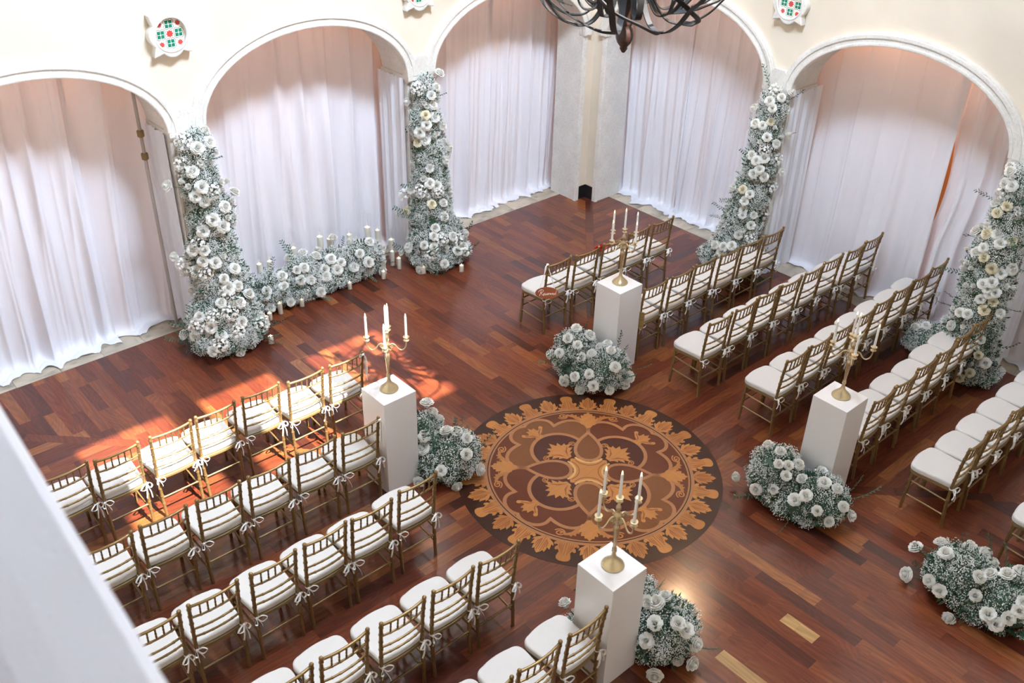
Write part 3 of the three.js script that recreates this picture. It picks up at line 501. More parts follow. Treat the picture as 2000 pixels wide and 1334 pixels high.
// ---------------------------------------------------------------- chairs
const NODE = 1.28;
function bamboo(list, r, nodes, seg = 8, endBall) {          // cane along a curve with raised rings
  const cv = list.length > 2 ? new THREE.CatmullRomCurve3(list.map(a => V(...a))) : new THREE.LineCurve3(V(...list[0]), V(...list[1])); const L = cv.getLength();
  let st = [[0, 1], [1, 1]]; if (list.length > 2) for (let i = 1; i < 8; i++) st.push([i / 8, 1]);
  for (const n of nodes) { const d = 0.005 / L; st.push([n - 2 * d, 1], [n - 0.7 * d, NODE], [n + 0.7 * d, NODE], [n + 2 * d, 1]); }
  st = st.filter(s => s[0] >= 0 && s[0] <= 1).sort((a, b) => a[0] - b[0]);
  const pts = st.map(s => cv.getPointAt(s[0])), rad = st.map(s => s[1] * r);
  const g = sweep(pts, rad, seg);
  if (endBall) { const e = pts[pts.length - 1]; return merge([g, new THREE.SphereGeometry(r * 1.18, 9, 6).translate(e.x, e.y, e.z)]); }
  return g;
}
function ribbonBow(seed, side) {
  const r = rng(seed), L = [], k = V(side * 0.006, 0.0, 0.021);
  const rb = (pts, w = 0.015) => L.push(strap(curve(pts, 12), V(0.5 * side, 0.25, 0.8), w, 0.0012));
  L.push(new THREE.SphereGeometry(0.011, 7, 5).translate(k.x, k.y, k.z));
  const loopS = 0.95 + r() * 0.5;
  const li = s => s === side ? 0.5 : 1;
  rb([[k.x, k.y, k.z], [k.x + 0.03 * loopS * li(1), k.y + 0.022, k.z + 0.02], [k.x + 0.055 * loopS * li(1), k.y - 0.01, k.z + 0.03], [k.x + 0.03 * li(1), k.y - 0.03, k.z + 0.026], [k.x, k.y, k.z]]);
  rb([[k.x, k.y, k.z], [k.x - 0.03 * li(-1), k.y + 0.018, k.z + 0.024], [k.x - 0.052 * loopS * li(-1), k.y - 0.016, k.z + 0.034], [k.x - 0.025 * li(-1), k.y - 0.032, k.z + 0.03], [k.x, k.y, k.z]]);
  const a = (r() - 0.5) * 0.04 - side * 0.012, b = (r() - 0.5) * 0.04 - side * 0.012, la = 0.07 + r() * 0.08, lb = 0.06 + r() * 0.08;
  rb([[k.x, k.y, k.z], [k.x + 0.02 + a * 0.5, k.y - la * 0.5, k.z + 0.024], [k.x + 0.03 + a, k.y - la, k.z + 0.02]], 0.012);
  rb([[k.x, k.y, k.z], [k.x - 0.018 + b * 0.5, k.y - lb * 0.55, k.z + 0.026], [k.x - 0.024 + b, k.y - lb, k.z + 0.018]], 0.012);
  // the tie wrapped round the post
  const w = []; for (let i = 0; i <= 10; i++) { const t = i / 10 * Math.PI * 2; w.push(V(0.0185 * Math.cos(t), 0, 0.0185 * Math.sin(t))); } L.push(strap(w, V(0, 1, 0), 0.012, 0.0015));
  return merge(L);
}
const seatShape = (wf, wb, zf, zb, rf) => { const s = new THREE.Shape(); s.moveTo(-wb, -zb); s.quadraticCurveTo(0, -zb - 0.035, wb, -zb); s.bezierCurveTo(wb + 0.008, 0, wf, -zf - rf * 1.6, wf, -zf - rf); s.quadraticCurveTo(wf, -zf - 0.004, wf - rf, -zf); s.quadraticCurveTo(0, -zf + 0.028, -wf + rf, -zf); s.quadraticCurveTo(-wf, -zf - 0.004, -wf, -zf - rf); s.bezierCurveTo(-wf, -zf - rf * 1.6, -wb - 0.008, 0, -wb, -zb); return s; };
const chairGeo = (() => {
  const G = {};
  const seatE = (sh, y0, th, bev, seg) => { const g = new THREE.ExtrudeGeometry(sh, { depth: th, bevelEnabled: true, bevelThickness: bev, bevelSize: bev, bevelOffset: -bev, bevelSegments: seg, curveSegments: 10 }); g.rotateX(-Math.PI / 2); g.translate(0, y0 + bev, 0); return g; };
  G.seat = seatE(seatShape(0.198, 0.176, -0.205, 0.185, 0.07), 0.415, 0.018, 0.007, 2);
  G.cushion = (() => { const g = seatE(seatShape(0.203, 0.182, -0.215, 0.178, 0.085), 0.447, 0.024, 0.018, 4); return g; })();
  const Z = 0.0; // rear posts
  const post = s => bamboo([[s * 0.172, 0, 0.205], [s * 0.176, 0.25, 0.190], [s * 0.177, 0.45, 0.186], [s * 0.178, 0.68, 0.200], [s * 0.181, 0.92, 0.228]], 0.0142, [0.18, 0.27, 0.355, 0.51, 0.60, 0.69, 0.78, 0.87, 0.955], 9, true);
  G.postL = post(-1); G.postR = post(1);
  const leg = s => bamboo([[s * 0.188, 0, -0.182], [s * 0.180, 0.43, -0.162]], 0.0138, [0.2, 0.4, 0.58, 0.78], 9);
  G.legL = leg(-1); G.legR = leg(1);
  const rail = (y, z, r, n) => bamboo([[-0.179, y, z], [-0.09, y, z + 0.016], [0, y, z + 0.021], [0.09, y, z + 0.016], [0.179, y, z]], r, n, 7);
  G.top = rail(0.903, 0.226, 0.0115, []);
  G.rail1 = rail(0.782, 0.212, 0.0088, [0.2, 0.38, 0.62, 0.8]);
  G.rail2 = rail(0.655, 0.198, 0.0088, [0.2, 0.38, 0.62, 0.8]);
  G.rail3 = rail(0.573, 0.192, 0.0088, [0.2, 0.38, 0.62, 0.8]);
  G.spindles = [-2, -1, 0, 1, 2].map(k => { const b = 0.021 * (1 - (k * 0.055 / 0.179) ** 2); return bamboo([[k * 0.055, 0.782, 0.212 + b], [k * 0.055, 0.903, 0.226 + b]], 0.0062, [0.22, 0.5, 0.78], 6); });
  const st = (a, b, nodes = [0.07, 0.93]) => bamboo([a, b], 0.0085, nodes, 7);
  G.stretch = [st([-0.183, 0.335, -0.167], [-0.176, 0.305, 0.190]), st([0.183, 0.335, -0.167], [0.176, 0.305, 0.190]), st([-0.186, 0.175, -0.174], [-0.175, 0.15, 0.197]), st([0.186, 0.175, -0.174], [0.175, 0.15, 0.197]), st([-0.175, 0.225, 0.192], [0.175, 0.225, 0.192]), st([-0.183, 0.335, -0.167], [0.183, 0.335, -0.167]), st([-0.185, 0.235, -0.171], [0.185, 0.235, -0.171])];
  G.bows = [[1, -1], [2, 1], [3, -1], [4, 1], [5, -1], [6, 1], [7, -1], [8, 1]].map(([s, d]) => ribbonBow(s * 17, d));
  return G;
})();
function makeChair(variant) {
  const t = new THREE.Group();
  part('seat', chairGeo.seat, M.goldDark, t); part('cushion', chairGeo.cushion, M.cushion, t).userData.label = 'white padded seat cushion';
  part('leg', chairGeo.legL, M.gold, t); part('leg', chairGeo.legR, M.gold, t);
  part('back_leg', chairGeo.postL, M.gold, t); part('back_leg', chairGeo.postR, M.gold, t);
  part('top_rail', chairGeo.top, M.gold, t); part('back_rail', chairGeo.rail1, M.gold, t); part('back_rail', chairGeo.rail2, M.gold, t); part('back_rail', chairGeo.rail3, M.gold, t);
  for (const g of chairGeo.spindles) part('spindle', g, M.gold, t);
  for (const g of chairGeo.stretch) part('stretcher', g, M.gold, t);
  const l = part('ribbon_tie', chairGeo.bows[variant * 2], M.ribbon, t); l.position.set(-0.177, 0.452, 0.187); const r = part('ribbon_tie', chairGeo.bows[variant * 2 + 1], M.ribbon, t); r.position.set(0.177, 0.452, 0.187); l.userData.label = r.userData.label = 'white ribbon tied in a bow';
  return t;
}
const chairKinds = [0, 1, 2, 3].map(makeChair);
const CHAIRS = {};
{
  const r = rng(4242);
  const ord = ['first', 'second', 'third', 'fourth', 'fifth', 'sixth', 'seventh', 'eighth'];
  const rows = [
    ['parapet', 0, [[-6.23, 2.95], [-6.67, 2.94], [-7.10, 2.885], [-7.55, 2.89], [-7.97, 2.90], [-8.44, 2.90], [-8.86, 2.88], [-9.29, 2.9]]],
    ['parapet', 1, [[-6.71, 3.90], [-7.14, 3.88], [-7.59, 3.89], [-8.03, 3.88], [-8.48, 3.87], [-8.92, 3.88]]],
    ['parapet', 2, [[-6.78, 4.80], [-7.24, 4.83], [-7.66, 4.82], [-8.10, 4.83], [-8.56, 4.82], [-8.99, 4.82]]],
    ['parapet', 3, [[-6.79, 5.81], [-7.22, 5.80], [-7.66, 5.80], [-8.12, 5.78], [-8.55, 5.78]]],
    ['parapet', 4, [[-6.77, 6.69], [-7.21, 6.69], [-7.64, 6.69]]],
    ['curtain', 0, [[-3.28, 2.80], [-2.86, 2.84], [-2.41, 2.83], [-1.98, 2.84], [-1.55, 2.85]]],
    ['curtain', 1, [[-2.84, 3.86], [-2.41, 3.87], [-1.98, 3.86], [-1.56, 3.89], [-1.15, 3.90], [-0.74, 3.91]]],
    ['curtain', 2, [[-2.87, 4.77], [-2.44, 4.77], [-2.02, 4.76], [-1.62, 4.77], [-1.18, 4.77], [-0.78, 4.76], [-0.33, 4.78], [0.07, 4.77]]],
    ['curtain', 3, [[-2.84, 5.68], [-2.43, 5.68], [-2.01, 5.68], [-1.60, 5.67], [-1.18, 5.65], [-0.77, 5.64], [-0.36, 5.64], [0.05, 5.62]]],
    ['curtain', 4, [[-2.80, 6.59], [-2.40, 6.59], [-1.98, 6.57], [-1.57, 6.57], [-1.16, 6.54], [-0.76, 6.53]]],
    ['curtain', 5, [[-2.79, 7.48], [-2.38, 7.49], [-1.97, 7.48], [-1.56, 7.48], [-1.15, 7.48], [-0.74, 7.48]]],
    ['curtain', 6, [[-2.77, 8.40], [-2.36, 8.40]]],
  ];
  let n = 0;
  for (const [block, row, spots] of rows) spots.forEach(([x, z], i) => {
    const o = chairKinds[Math.floor(r() * 4)].clone(); o.name = numbered('ballroom_chair'); scene.add(o);
    const yaw = (r() - 0.5) * 0.06; o.rotation.y = yaw; o.position.set(x, 0, z - 0.228);
    tag(o, `gold cane chair, white cushion, ${ord[i]} from the aisle, ${ord[row]} row from the candles, ${block} side`, 'chair', block === 'parapet' ? 'gold chairs on the parapet side of the aisle' : 'gold chairs on the curtain side of the aisle');
    CHAIRS[`${block}${row}${i}`] = o; n++;
  });
}

// ---------------------------------------------------------------- pedestals and candelabra
const PED = [[-6.293, 3.729, 40, 'beside the sunlit front row'], [-3.267, 3.703, 5, 'behind the chair with the Reserved sign'], [-6.344, 6.503, 10, 'in front of the medallion at the parapet side'], [-3.269, 6.401, 55, 'at the head of the fifth row, curtain side']];
const PH = 1.018, PWID = 0.347;
const pedGeo = new RoundedBoxGeometry(PWID, PH, PWID, 2, 0.004).translate(0, PH / 2, 0);
function ringCup() { return merge([lathe([[0, 0], [0.008, 0], [0.01, 0.008], [0.024, 0.016], [0.026, 0.019], [0.012, 0.022], [0.010, 0.032], [0.014, 0.038], [0.016, 0.044], [0.027, 0.05], [0.028, 0.053], [0.013, 0.054], [0.012, 0.05], [0, 0.05]], 18)]); }
const cndGeo = {
  base: lathe([[0, 0], [0.083, 0], [0.085, 0.006], [0.082, 0.014], [0.066, 0.032], [0.054, 0.04], [0.048, 0.05], [0.030, 0.066], [0.019, 0.088], [0.0145, 0.115], [0.013, 0.13]], 32),
  stem: lathe([[0.013, 0.13], [0.019, 0.137], [0.019, 0.143], [0.012, 0.149], [0.017, 0.157], [0.017, 0.163], [0.0115, 0.17], [0.012, 0.19], [0.019, 0.30], [0.023, 0.345], [0.024, 0.365], [0.016, 0.375], [0.012, 0.39], [0.019, 0.40], [0.024, 0.415], [0.020, 0.43], [0.013, 0.438], [0.022, 0.45], [0.027, 0.465], [0.026, 0.48], [0.014, 0.495], [0.012, 0.51], [0.020, 0.53], [0.019, 0.55], [0.010, 0.565], [0.009, 0.58], [0, 0.58]], 20),
  cup: ringCup(),
  arm: merge([sweep(curve([[0.02, 0.455, 0], [0.045, 0.475, 0], [0.07, 0.465, 0], [0.095, 0.43, 0], [0.125, 0.412, 0], [0.155, 0.43, 0], [0.168, 0.47, 0], [0.17, 0.50, 0]], 22), 0.0062, 8), sweep(curve([[0.05, 0.473, 0], [0.06, 0.45, 0], [0.048, 0.438, 0], [0.04, 0.45, 0], [0.047, 0.457, 0]], 14), 0.0046, 7), sweep(curve([[0.03, 0.448, 0], [0.04, 0.42, 0], [0.028, 0.408, 0], [0.02, 0.42, 0]], 12), 0.005, 7)]),
};
const taper = { body: merge([new THREE.CylinderGeometry(0.0098, 0.0112, 0.2, 14).translate(0, 0.1, 0), new THREE.SphereGeometry(0.0098, 14, 8, 0, Math.PI * 2, 0, Math.PI / 2).scale(1, 0.6, 1).translate(0, 0.2, 0)]), flame: lathe([[0, 0], [0.0055, 0.004], [0.0065, 0.011], [0.0045, 0.021], [0.0018, 0.029], [0, 0.032]], 12) };
const pedNames = ['beside the sunlit front row', 'behind the Reserved chair', 'by the parapet-side back rows', 'beside the fifth curtain-side row'];
PED.forEach(([x, z, deg], i) => {
  const p = solid('pedestal', pedGeo, M.white, ['glossy white square pedestal beside the sunlit front row of chairs', 'glossy white square pedestal standing behind the chair with Reserved sign', 'glossy white square pedestal between the medallion and the parapet-side chairs', 'glossy white square pedestal in front of the fifth curtain-side chair row'][i], 'pedestal', 'white pedestals along the aisle'); p.position.set(x, 0, z);
  const c = thing('candelabrum', `brass five-arm candelabrum on the pedestal ${pedNames[i]}`, 'candelabrum', [x + 0.01, PH, z - 0.005], 0, 'brass candelabra on the pedestals');
  part('foot', cndGeo.base, M.brass, c); part('stem', cndGeo.stem, M.brass, c);
  const cc = part('cup', cndGeo.cup, M.brass, c); cc.position.y = 0.58;
  for (let k = 0; k < 4; k++) { const a = -(deg + 90 * k) * Math.PI / 180; const arm = part('arm', cndGeo.arm, M.brass, c); arm.rotation.y = a; const cup = part('cup', cndGeo.cup, M.brass, arm); cup.position.set(0.17, 0.495, 0); }
  for (let k = 0; k < 5; k++) {
    const a = (deg + 90 * k) * Math.PI / 180, R = k < 4 ? 0.17 : 0, y = k < 4 ? 0.545 : 0.63;
    const t = thing('taper_candle', k < 4 ? `white taper candle on the ${['curtain-wall', 'back-row', 'parapet', 'rose-hedge'][Math.round((((deg + 90 * k) % 360) + 360) % 360 / 90 - 0.0001) % 4]} side arm of the candelabrum ${pedNames[i]}` : `tallest white taper candle in the middle of the candelabrum ${pedNames[i]}`, 'candle', [x + 0.01 + R * Math.cos(a), PH + y, z - 0.005 + R * Math.sin(a)], 0, `taper candles on the candelabrum ${pedNames[i]}`);
    part('wax', taper.body, M.wax, t); part('flame', taper.flame, M.flame, t).position.y = 0.204;
  }
});

// ---------------------------------------------------------------- flowers
function petal(a, w, r0, r1, h0, h1, curl, cup, nu = 3, nv = 3) {
  const pos = [], idx = [];
  for (let j = 0; j <= nv; j++) for (let i = 0; i <= nu; i++) {
    const u = i / nu * 2 - 1, v = j / nv, ww = w * (0.55 + 0.6 * Math.sin(Math.PI * (0.15 + 0.6 * v))), edge = v * v * u * u;
    const r = lerp(r0, r1, Math.pow(v, 1.2)) + curl * v * v * v - cup * edge, y = lerp(h0, h1, Math.sin(v * Math.PI / 2)) - curl * 0.55 * v * v * v * v - 0.010 * edge * (r1 / 0.05), an = a + u * ww;
    pos.push(r * Math.cos(an), y, r * Math.sin(an));
  }
  for (let j = 0; j < nv; j++) for (let i = 0; i < nu; i++) { const p = j * (nu + 1) + i, q = p + 1, s = p + nu + 1, t = s + 1; idx.push(p, s, q, q, s, t); }
  return mk(pos, idx);
}
function roseGeo(seed, open) {
  const r = rng(seed), L = []; const j = (s) => (r() - 0.5) * s; const o = 0.82 + 0.22 * open;
  const ringsR = [[3, 1.15, 0.003, 0.0065, 0.046, -0.0045], [4, 0.95, 0.006, 0.012, 0.047, -0.003], [5, 0.78, 0.009, 0.019, 0.0455, -0.002], [5, 0.80, 0.012, 0.0265, 0.042, 0.001], [6, 0.68, 0.014, 0.034, 0.036, 0.004], [6, 0.68, 0.016, 0.0405, 0.027, 0.007], [7, 0.58, 0.016, 0.045, 0.015, 0.008]];
  ringsR.forEach(([n, w, r0, r1, h, curl], k) => { const grow = k < 3 ? 1 : o; if (open < 0.5 && k > 4) return; for (let i = 0; i < n; i++) L.push(petal(i * 6.2832 / n + k * 0.7 + j(0.35), w, r0, r1 * grow, -0.004 * k, h + j(0.004), curl * open + (k > 3 ? j(0.003) : 0), 0.0015 * k, 3, 3)); });
  return merge(L);
}
const ROSES = [roseGeo(1, 0.7), roseGeo(2, 1.0), roseGeo(3, 1.12), roseGeo(4, 0.9)];
const budGeo = roseGeo(9, 0.35);
const ruffleGeo = (() => { const r = rng(55), L = []; for (let k = 0; k < 46; k++) { const t = Math.acos(1 - 1.35 * (k + 0.5) / 46), a = k * 2.39996; const g = petal(0, 0.55, 0.003, 0.024, 0, 0.016 + r() * 0.006, 0.006, 0.004, 2, 2); const m = new THREE.Matrix4().makeRotationFromEuler(new THREE.Euler(0, r() * 6, 0)); g.applyMatrix4(m); const n = V(Math.sin(t) * Math.cos(a), Math.cos(t), Math.sin(t) * Math.sin(a)); g.applyMatrix4(new THREE.Matrix4().makeRotationFromQuaternion(new THREE.Quaternion().setFromUnitVectors(V(0, 1, 0), n))); g.translate(n.x * 0.045, n.y * 0.045, n.z * 0.045); L.push(g); } return merge(L); })();
function breathGeo(seed) {                                 // one airy spray of baby's breath
  const r = rng(seed), L = []; const fl = new THREE.OctahedronGeometry(1, 0);
  for (let k = 0; k < 64; k++) { const t = Math.acos(1 - 1.0 * r()), a = r() * 6.283, R = 0.045 + 0.026 * r(); const p = V(Math.sin(t) * Math.cos(a) * R, Math.cos(t) * R, Math.sin(t) * Math.sin(a) * R); const s = 0.0032 + 0.0026 * r(); const g = fl.clone().scale(s, s * 0.7, s).rotateX(r() * 3).translate(p.x, p.y, p.z); L.push(tint(g, 0.90, 0.91, 0.88)); if (k % 3 === 0) { const st = strap([V(0, -0.03, 0), p.clone().multiplyScalar(0.5).add(V(0, 0.002, 0)), p], V(1, 0, 0.3), 0.0012, 0.0012); L.push(tint(st, 0.13, 0.19, 0.11)); } }
  return merge(L);
}
const BREATH = [breathGeo(1), breathGeo(2), breathGeo(3)];
function sprigGeo(seed, n, len, lw, ll) {
  const r = rng(seed), L = []; const sp = curve([[0, 0, 0], [0.012, len * 0.35, 0.01], [0.03, len * 0.7, 0.0], [0.05, len, -0.02]], n);
  L.push(sweep(sp, 0.0016, 4, false));
  for (let i = 2; i <= n; i++) { const s = i % 2 ? 1 : -1, p = sp[i], dir = V(s * 0.8, 0.55, (r() - 0.5) * 0.8).normalize(), side = V(0.2, -0.2, 1).cross(dir).normalize(), l = ll * (0.75 + 0.5 * r()); const e = p.clone().addScaledVector(dir, l), m = p.clone().addScaledVector(dir, l * 0.45); const up = dir.clone().cross(side).multiplyScalar(0.004); const A = m.clone().addScaledVector(side, lw).add(up), B = m.clone().addScaledVector(side, -lw).add(up); L.push(mk([p.x, p.y, p.z, A.x, A.y, A.z, e.x, e.y, e.z, m.x, m.y, m.z, B.x, B.y, B.z], [0, 1, 3, 1, 2, 3, 0, 3, 4, 3, 2, 4])); }
  return merge(L);
}
const SPRIGS = [sprigGeo(1, 14, 0.19, 0.0075, 0.034), sprigGeo(2, 12, 0.16, 0.009, 0.032), sprigGeo(3, 18, 0.22, 0.006, 0.036)];
const leafGeo = mk([0, 0, 0, 0.008, 0.016, 0.003, 0, 0.04, 0, 0, 0.018, 0, -0.008, 0.016, 0.003], [0, 1, 3, 1, 2, 3, 0, 3, 4, 3, 2, 4]);
const UP = V(0, 1, 0);
function ray(px, py) { const d = V((px - 1000) / 1906.6, -(py - 667) / 1906.6, -1).applyEuler(camera.rotation).normalize(); return d; }
function hitEllipsoids(d, E) {                              // nearest hit, or the point of closest approach
  let best = null, miss = null;
  for (const e of E) {
    const o = V((EYE.x - e[0]) / e[3], (EYE.y - e[1]) / e[4], (EYE.z - e[2]) / e[5]), k = V(d.x / e[3], d.y / e[4], d.z / e[5]);
    const A = k.dot(k), B = o.dot(k), C = o.dot(o) - 1, D = B * B - A * C; let t;
    if (D > 0) { t = (-B - Math.sqrt(D)) / A; if (!best || t < best.t) best = { t, e }; }
    else { t = -B / A; const q = o.clone().addScaledVector(k, t).length(); if (!miss || q < miss.q) miss = { t, e, q }; }
  }
  const h = best || miss, p = EYE.clone().addScaledVector(d, h.t), e = h.e; const n = V((p.x - e[0]) / e[3] ** 2, (p.y - e[1]) / e[4] ** 2, (p.z - e[2]) / e[5] ** 2).normalize();
  return { p, n, e, out: !best };
}
function arrangement(name, label, category, group, E, roses, seed, o = {}) {
  const r = rng(seed), g0 = E[E.length - 1];
  const t = thing(name, label, category, [g0[0], 0, g0[2]], 0, group);
  const org = V(g0[0], 0, g0[2]); const away = o.away || V(0, 0, 0);
  // bed of dark leaves
  const area = e => { const p = 1.6; return 4 * Math.PI * Math.pow((Math.pow(e[3] * e[4], p) + Math.pow(e[3] * e[5], p) + Math.pow(e[4] * e[5], p)) / 3, 1 / p); };
  const tot = E.reduce((s, e) => s + area(e), 0);
  const sample = (grow) => { for (let tries = 0; tries < 40; tries++) { let x = r() * tot, e = E[0]; for (const q of E) { x -= area(q); if (x <= 0) { e = q; break; } } const z = r() * 2 - 1, a = r() * 6.2832, s = Math.sqrt(1 - z * z), u = V(s * Math.cos(a), z, s * Math.sin(a)); const n = V(u.x / e[3], u.y / e[4], u.z / e[5]).normalize(); const p = V(e[0] + u.x * e[3] * grow, e[1] + u.y * e[4] * grow, e[2] + u.z * e[5] * grow);
      if (p.y < 0.02) continue; if (E.some(q => q !== e && ((p.x - q[0]) / q[3]) ** 2 + ((p.y - q[1]) / q[4]) ** 2 + ((p.z - q[2]) / q[5]) ** 2 < 0.8)) continue; if (o.keep && !o.keep(p)) continue; return { p, n }; } return null; };
  const core = merge(E.map(e => { const s = new THREE.IcosahedronGeometry(1, 2); s.scale(e[3] * 0.80, e[4] * 0.80, e[5] * 0.80); const P = s.attributes.position; s.translate(e[0] - org.x, e[1], e[2] - org.z); for (let i = 0; i < P.count; i++) { if (P.getY(i) < 0.005) P.setY(i, 0.005); } s.computeVertexNormals(); return s; }));
  part('leaf_bed', core, M.leafBed, t);
  const scatter = (nm, geo, mat, count, grow, smin, smax, tilt, lb) => {
    const im = new THREE.InstancedMesh(geo, mat, count); im.name = nm; im.castShadow = im.receiveShadow = true; im.userData.kind = 'stuff'; im.userData.label = lb; const mt = new THREE.Matrix4(), q = new THREE.Quaternion(); let k = 0;
    for (let i = 0; i < count; i++) { const h = sample(lerp(grow[0], grow[1], r())); if (!h) continue; const n = h.n.clone().add(V((r() - .5) * tilt, (r() - .3) * tilt, (r() - .5) * tilt)).normalize(); q.setFromUnitVectors(UP, n).multiply(new THREE.Quaternion().setFromAxisAngle(UP, r() * 6.28)); const s = lerp(smin, smax, r()); mt.compose(h.p.sub(org), q, V(s, s, s)); im.setMatrixAt(k++, mt); }
    im.count = k; t.add(im); return im;
  };
  const A = tot * 0.6, dens = o.breath ?? 1;
  scatter('leaves', leafGeo, M.leaf, Math.round(A * 620 * (o.green ?? 1)), [0.78, 0.96], 0.8, 1.6, 1.4, 'small green leaves');
  BREATH.forEach((b, i) => scatter('baby_breath', b, M.breath, Math.round(A * 95 * dens), [0.70, 0.90], 0.75, 1.25, 0.9, 'tiny white baby\'s breath'));
  const ns = o.sprigs ?? 8;
  for (let i = 0; i < ns; i++) { const h = sample(0.9); if (!h) continue; const s = part('leaf_sprig', SPRIGS[i % 3], i % 3 === 1 ? M.leafDark : M.leaf, t); const n = h.n.clone().add(V((r() - .5) * 0.8, (r() - .2) * 0.5, (r() - .5) * 0.8)).normalize(); s.position.copy(h.p).sub(org); s.quaternion.setFromUnitVectors(UP, n); s.scale.setScalar(0.9 + 0.6 * r()); s.userData.label = 'dark green leafy sprig'; }
  const put = (p, n, sc, kind, far) => {
    const nn = n.clone().add(V(0, 0.45, 0)).add(EYE.clone().sub(p).normalize().multiplyScalar(0.35)).add(V((r() - .5) * 0.5, (r() - .5) * 0.3, (r() - .5) * 0.5)).normalize();
    const m = part(kind === 'ruffle' ? 'ruffled_bloom' : kind === 'bud' ? 'spray_rose' : 'rose', kind === 'ruffle' ? ruffleGeo : kind === 'bud' ? budGeo : ROSES[Math.floor(r() * 4)], kind === 'cream' ? M.cream : M.rose, t);
    m.position.copy(p).sub(org); m.quaternion.setFromUnitVectors(UP, nn).multiply(new THREE.Quaternion().setFromAxisAngle(UP, r() * 6.28)); m.scale.setScalar(sc); m.userData.label = kind === 'cream' ? 'cream bloom' : 'white bloom';
    if (far) { const e = far; const inner = p.clone().lerp(V(e[0], Math.max(0.05, e[1]), e[2]), 0.7).sub(org); part('stem', sweep(curve([m.position.clone(), m.position.clone().lerp(inner, 0.5).add(V(0, -0.015, 0)), inner], 6), 0.0025, 5), M.stem, t); }
  };
  const S = o.scale ?? 1;
  for (const [px, py, k] of roses) { const h = hitEllipsoids(ray(px, py), E); if (h.p.y < 0.03) { const d = ray(px, py); h.p.copy(EYE).addScaledVector(d, (0.035 - EYE.y) / d.y); } const kind = k === 'b' ? 'ruffle' : k === 's' ? 'bud' : k === 'c' ? 'cream' : 'rose'; put(h.p.addScaledVector(h.n, h.out ? 0 : 0.012), h.n, S * (kind === 'ruffle' ? 1.3 : kind === 'bud' ? 0.95 : 1.05 + 0.22 * r()), kind, h.out ? h.e : null); }
  for (let i = 0; i < (o.hidden ?? 6); i++) { const h = sample(1.0); if (!h) continue; if (h.n.dot(EYE.clone().sub(h.p).normalize()) > 0.05) continue; put(h.p, h.n, S, 'rose'); }
  return t;
}
const at = (ox, oy, s, list) => list.map(([x, y, k]) => [ox + x * s, oy + y * s, k]);
// tall flower columns on the piers
const colA = -6.29, colB = -3.32;
const EA = [[colA + 0.02, 2.22, 0.40, 0.17, 0.24, 0.13], [colA, 1.85, 0.42, 0.21, 0.30, 0.16], [colA + 0.05, 1.48, 0.44, 0.26, 0.32, 0.18], [colA + 0.0, 1.08, 0.45, 0.29, 0.34, 0.20], [colA + 0.03, 0.70, 0.48, 0.34, 0.36, 0.24], [colA - 0.02, 0.35, 0.55, 0.44, 0.34, 0.33], [colA - 0.05, 0.16, 0.62, 0.46, 0.18, 0.40]];
arrangement('flower_column', 'tall column of white roses and baby\'s breath nearest the parapet, by the sunlit floor', 'flower column', 'white flower columns on the piers', EA, [
  ...at(300, 220, 0.18, [[330, 310, 'b'], [545, 200], [590, 325], [470, 385], [325, 545, 'b'], [320, 620, 'b'], [430, 645], [525, 590, 's'], [500, 540, 's'], [160, 800], [330, 750, 's'], [390, 800, 's'], [515, 805], [620, 850, 'b'], [455, 905], [870, 870], [760, 1025], [830, 970, 's'], [640, 1160], [745, 1230], [540, 1280], [790, 1140, 's'], [710, 755, 's'], [780, 755, 's'], [645, 435, 's'], [550, 960]]),
  ...at(300, 460, 0.18, [[435, 165], [555, 165], [540, 275], [665, 290], [235, 230], [360, 405], [470, 380], [560, 390, 'b'], [330, 320, 'b'], [740, 225, 's'], [870, 365], [755, 470], [805, 565], [900, 545], [730, 745], [925, 735], [840, 755, 's'], [1020, 650], [505, 885], [650, 890, 'b'], [825, 840, 'b'], [950, 935], [630, 995], [480, 980, 'b'], [340, 1080], [460, 1080], [740, 1100], [720, 1190, 'b'], [905, 1050, 'b'], [600, 1090, 's'], [1150, 880], [1165, 970, 'b'], [650, 1250], [500, 90, 'b'], [790, 640, 'b']])
], 201, { sprigs: 30, scale: 1.15, breath: 1.15, keep: p => p.z > 0.34 || Math.abs(p.x - colA) > 0.2 });
const EB = [[colB + 0.02, 2.24, 0.40, 0.17, 0.22, 0.13], [colB + 0.0, 1.88, 0.42, 0.20, 0.28, 0.16], [colB + 0.04, 1.50, 0.44, 0.24, 0.30, 0.18], [colB + 0.02, 1.10, 0.45, 0.27, 0.34, 0.20], [colB + 0.01, 0.72, 0.47, 0.31, 0.36, 0.23], [colB + 0.04, 0.36, 0.52, 0.40, 0.34, 0.30], [colB + 0.06, 0.15, 0.58, 0.44, 0.17, 0.34]];
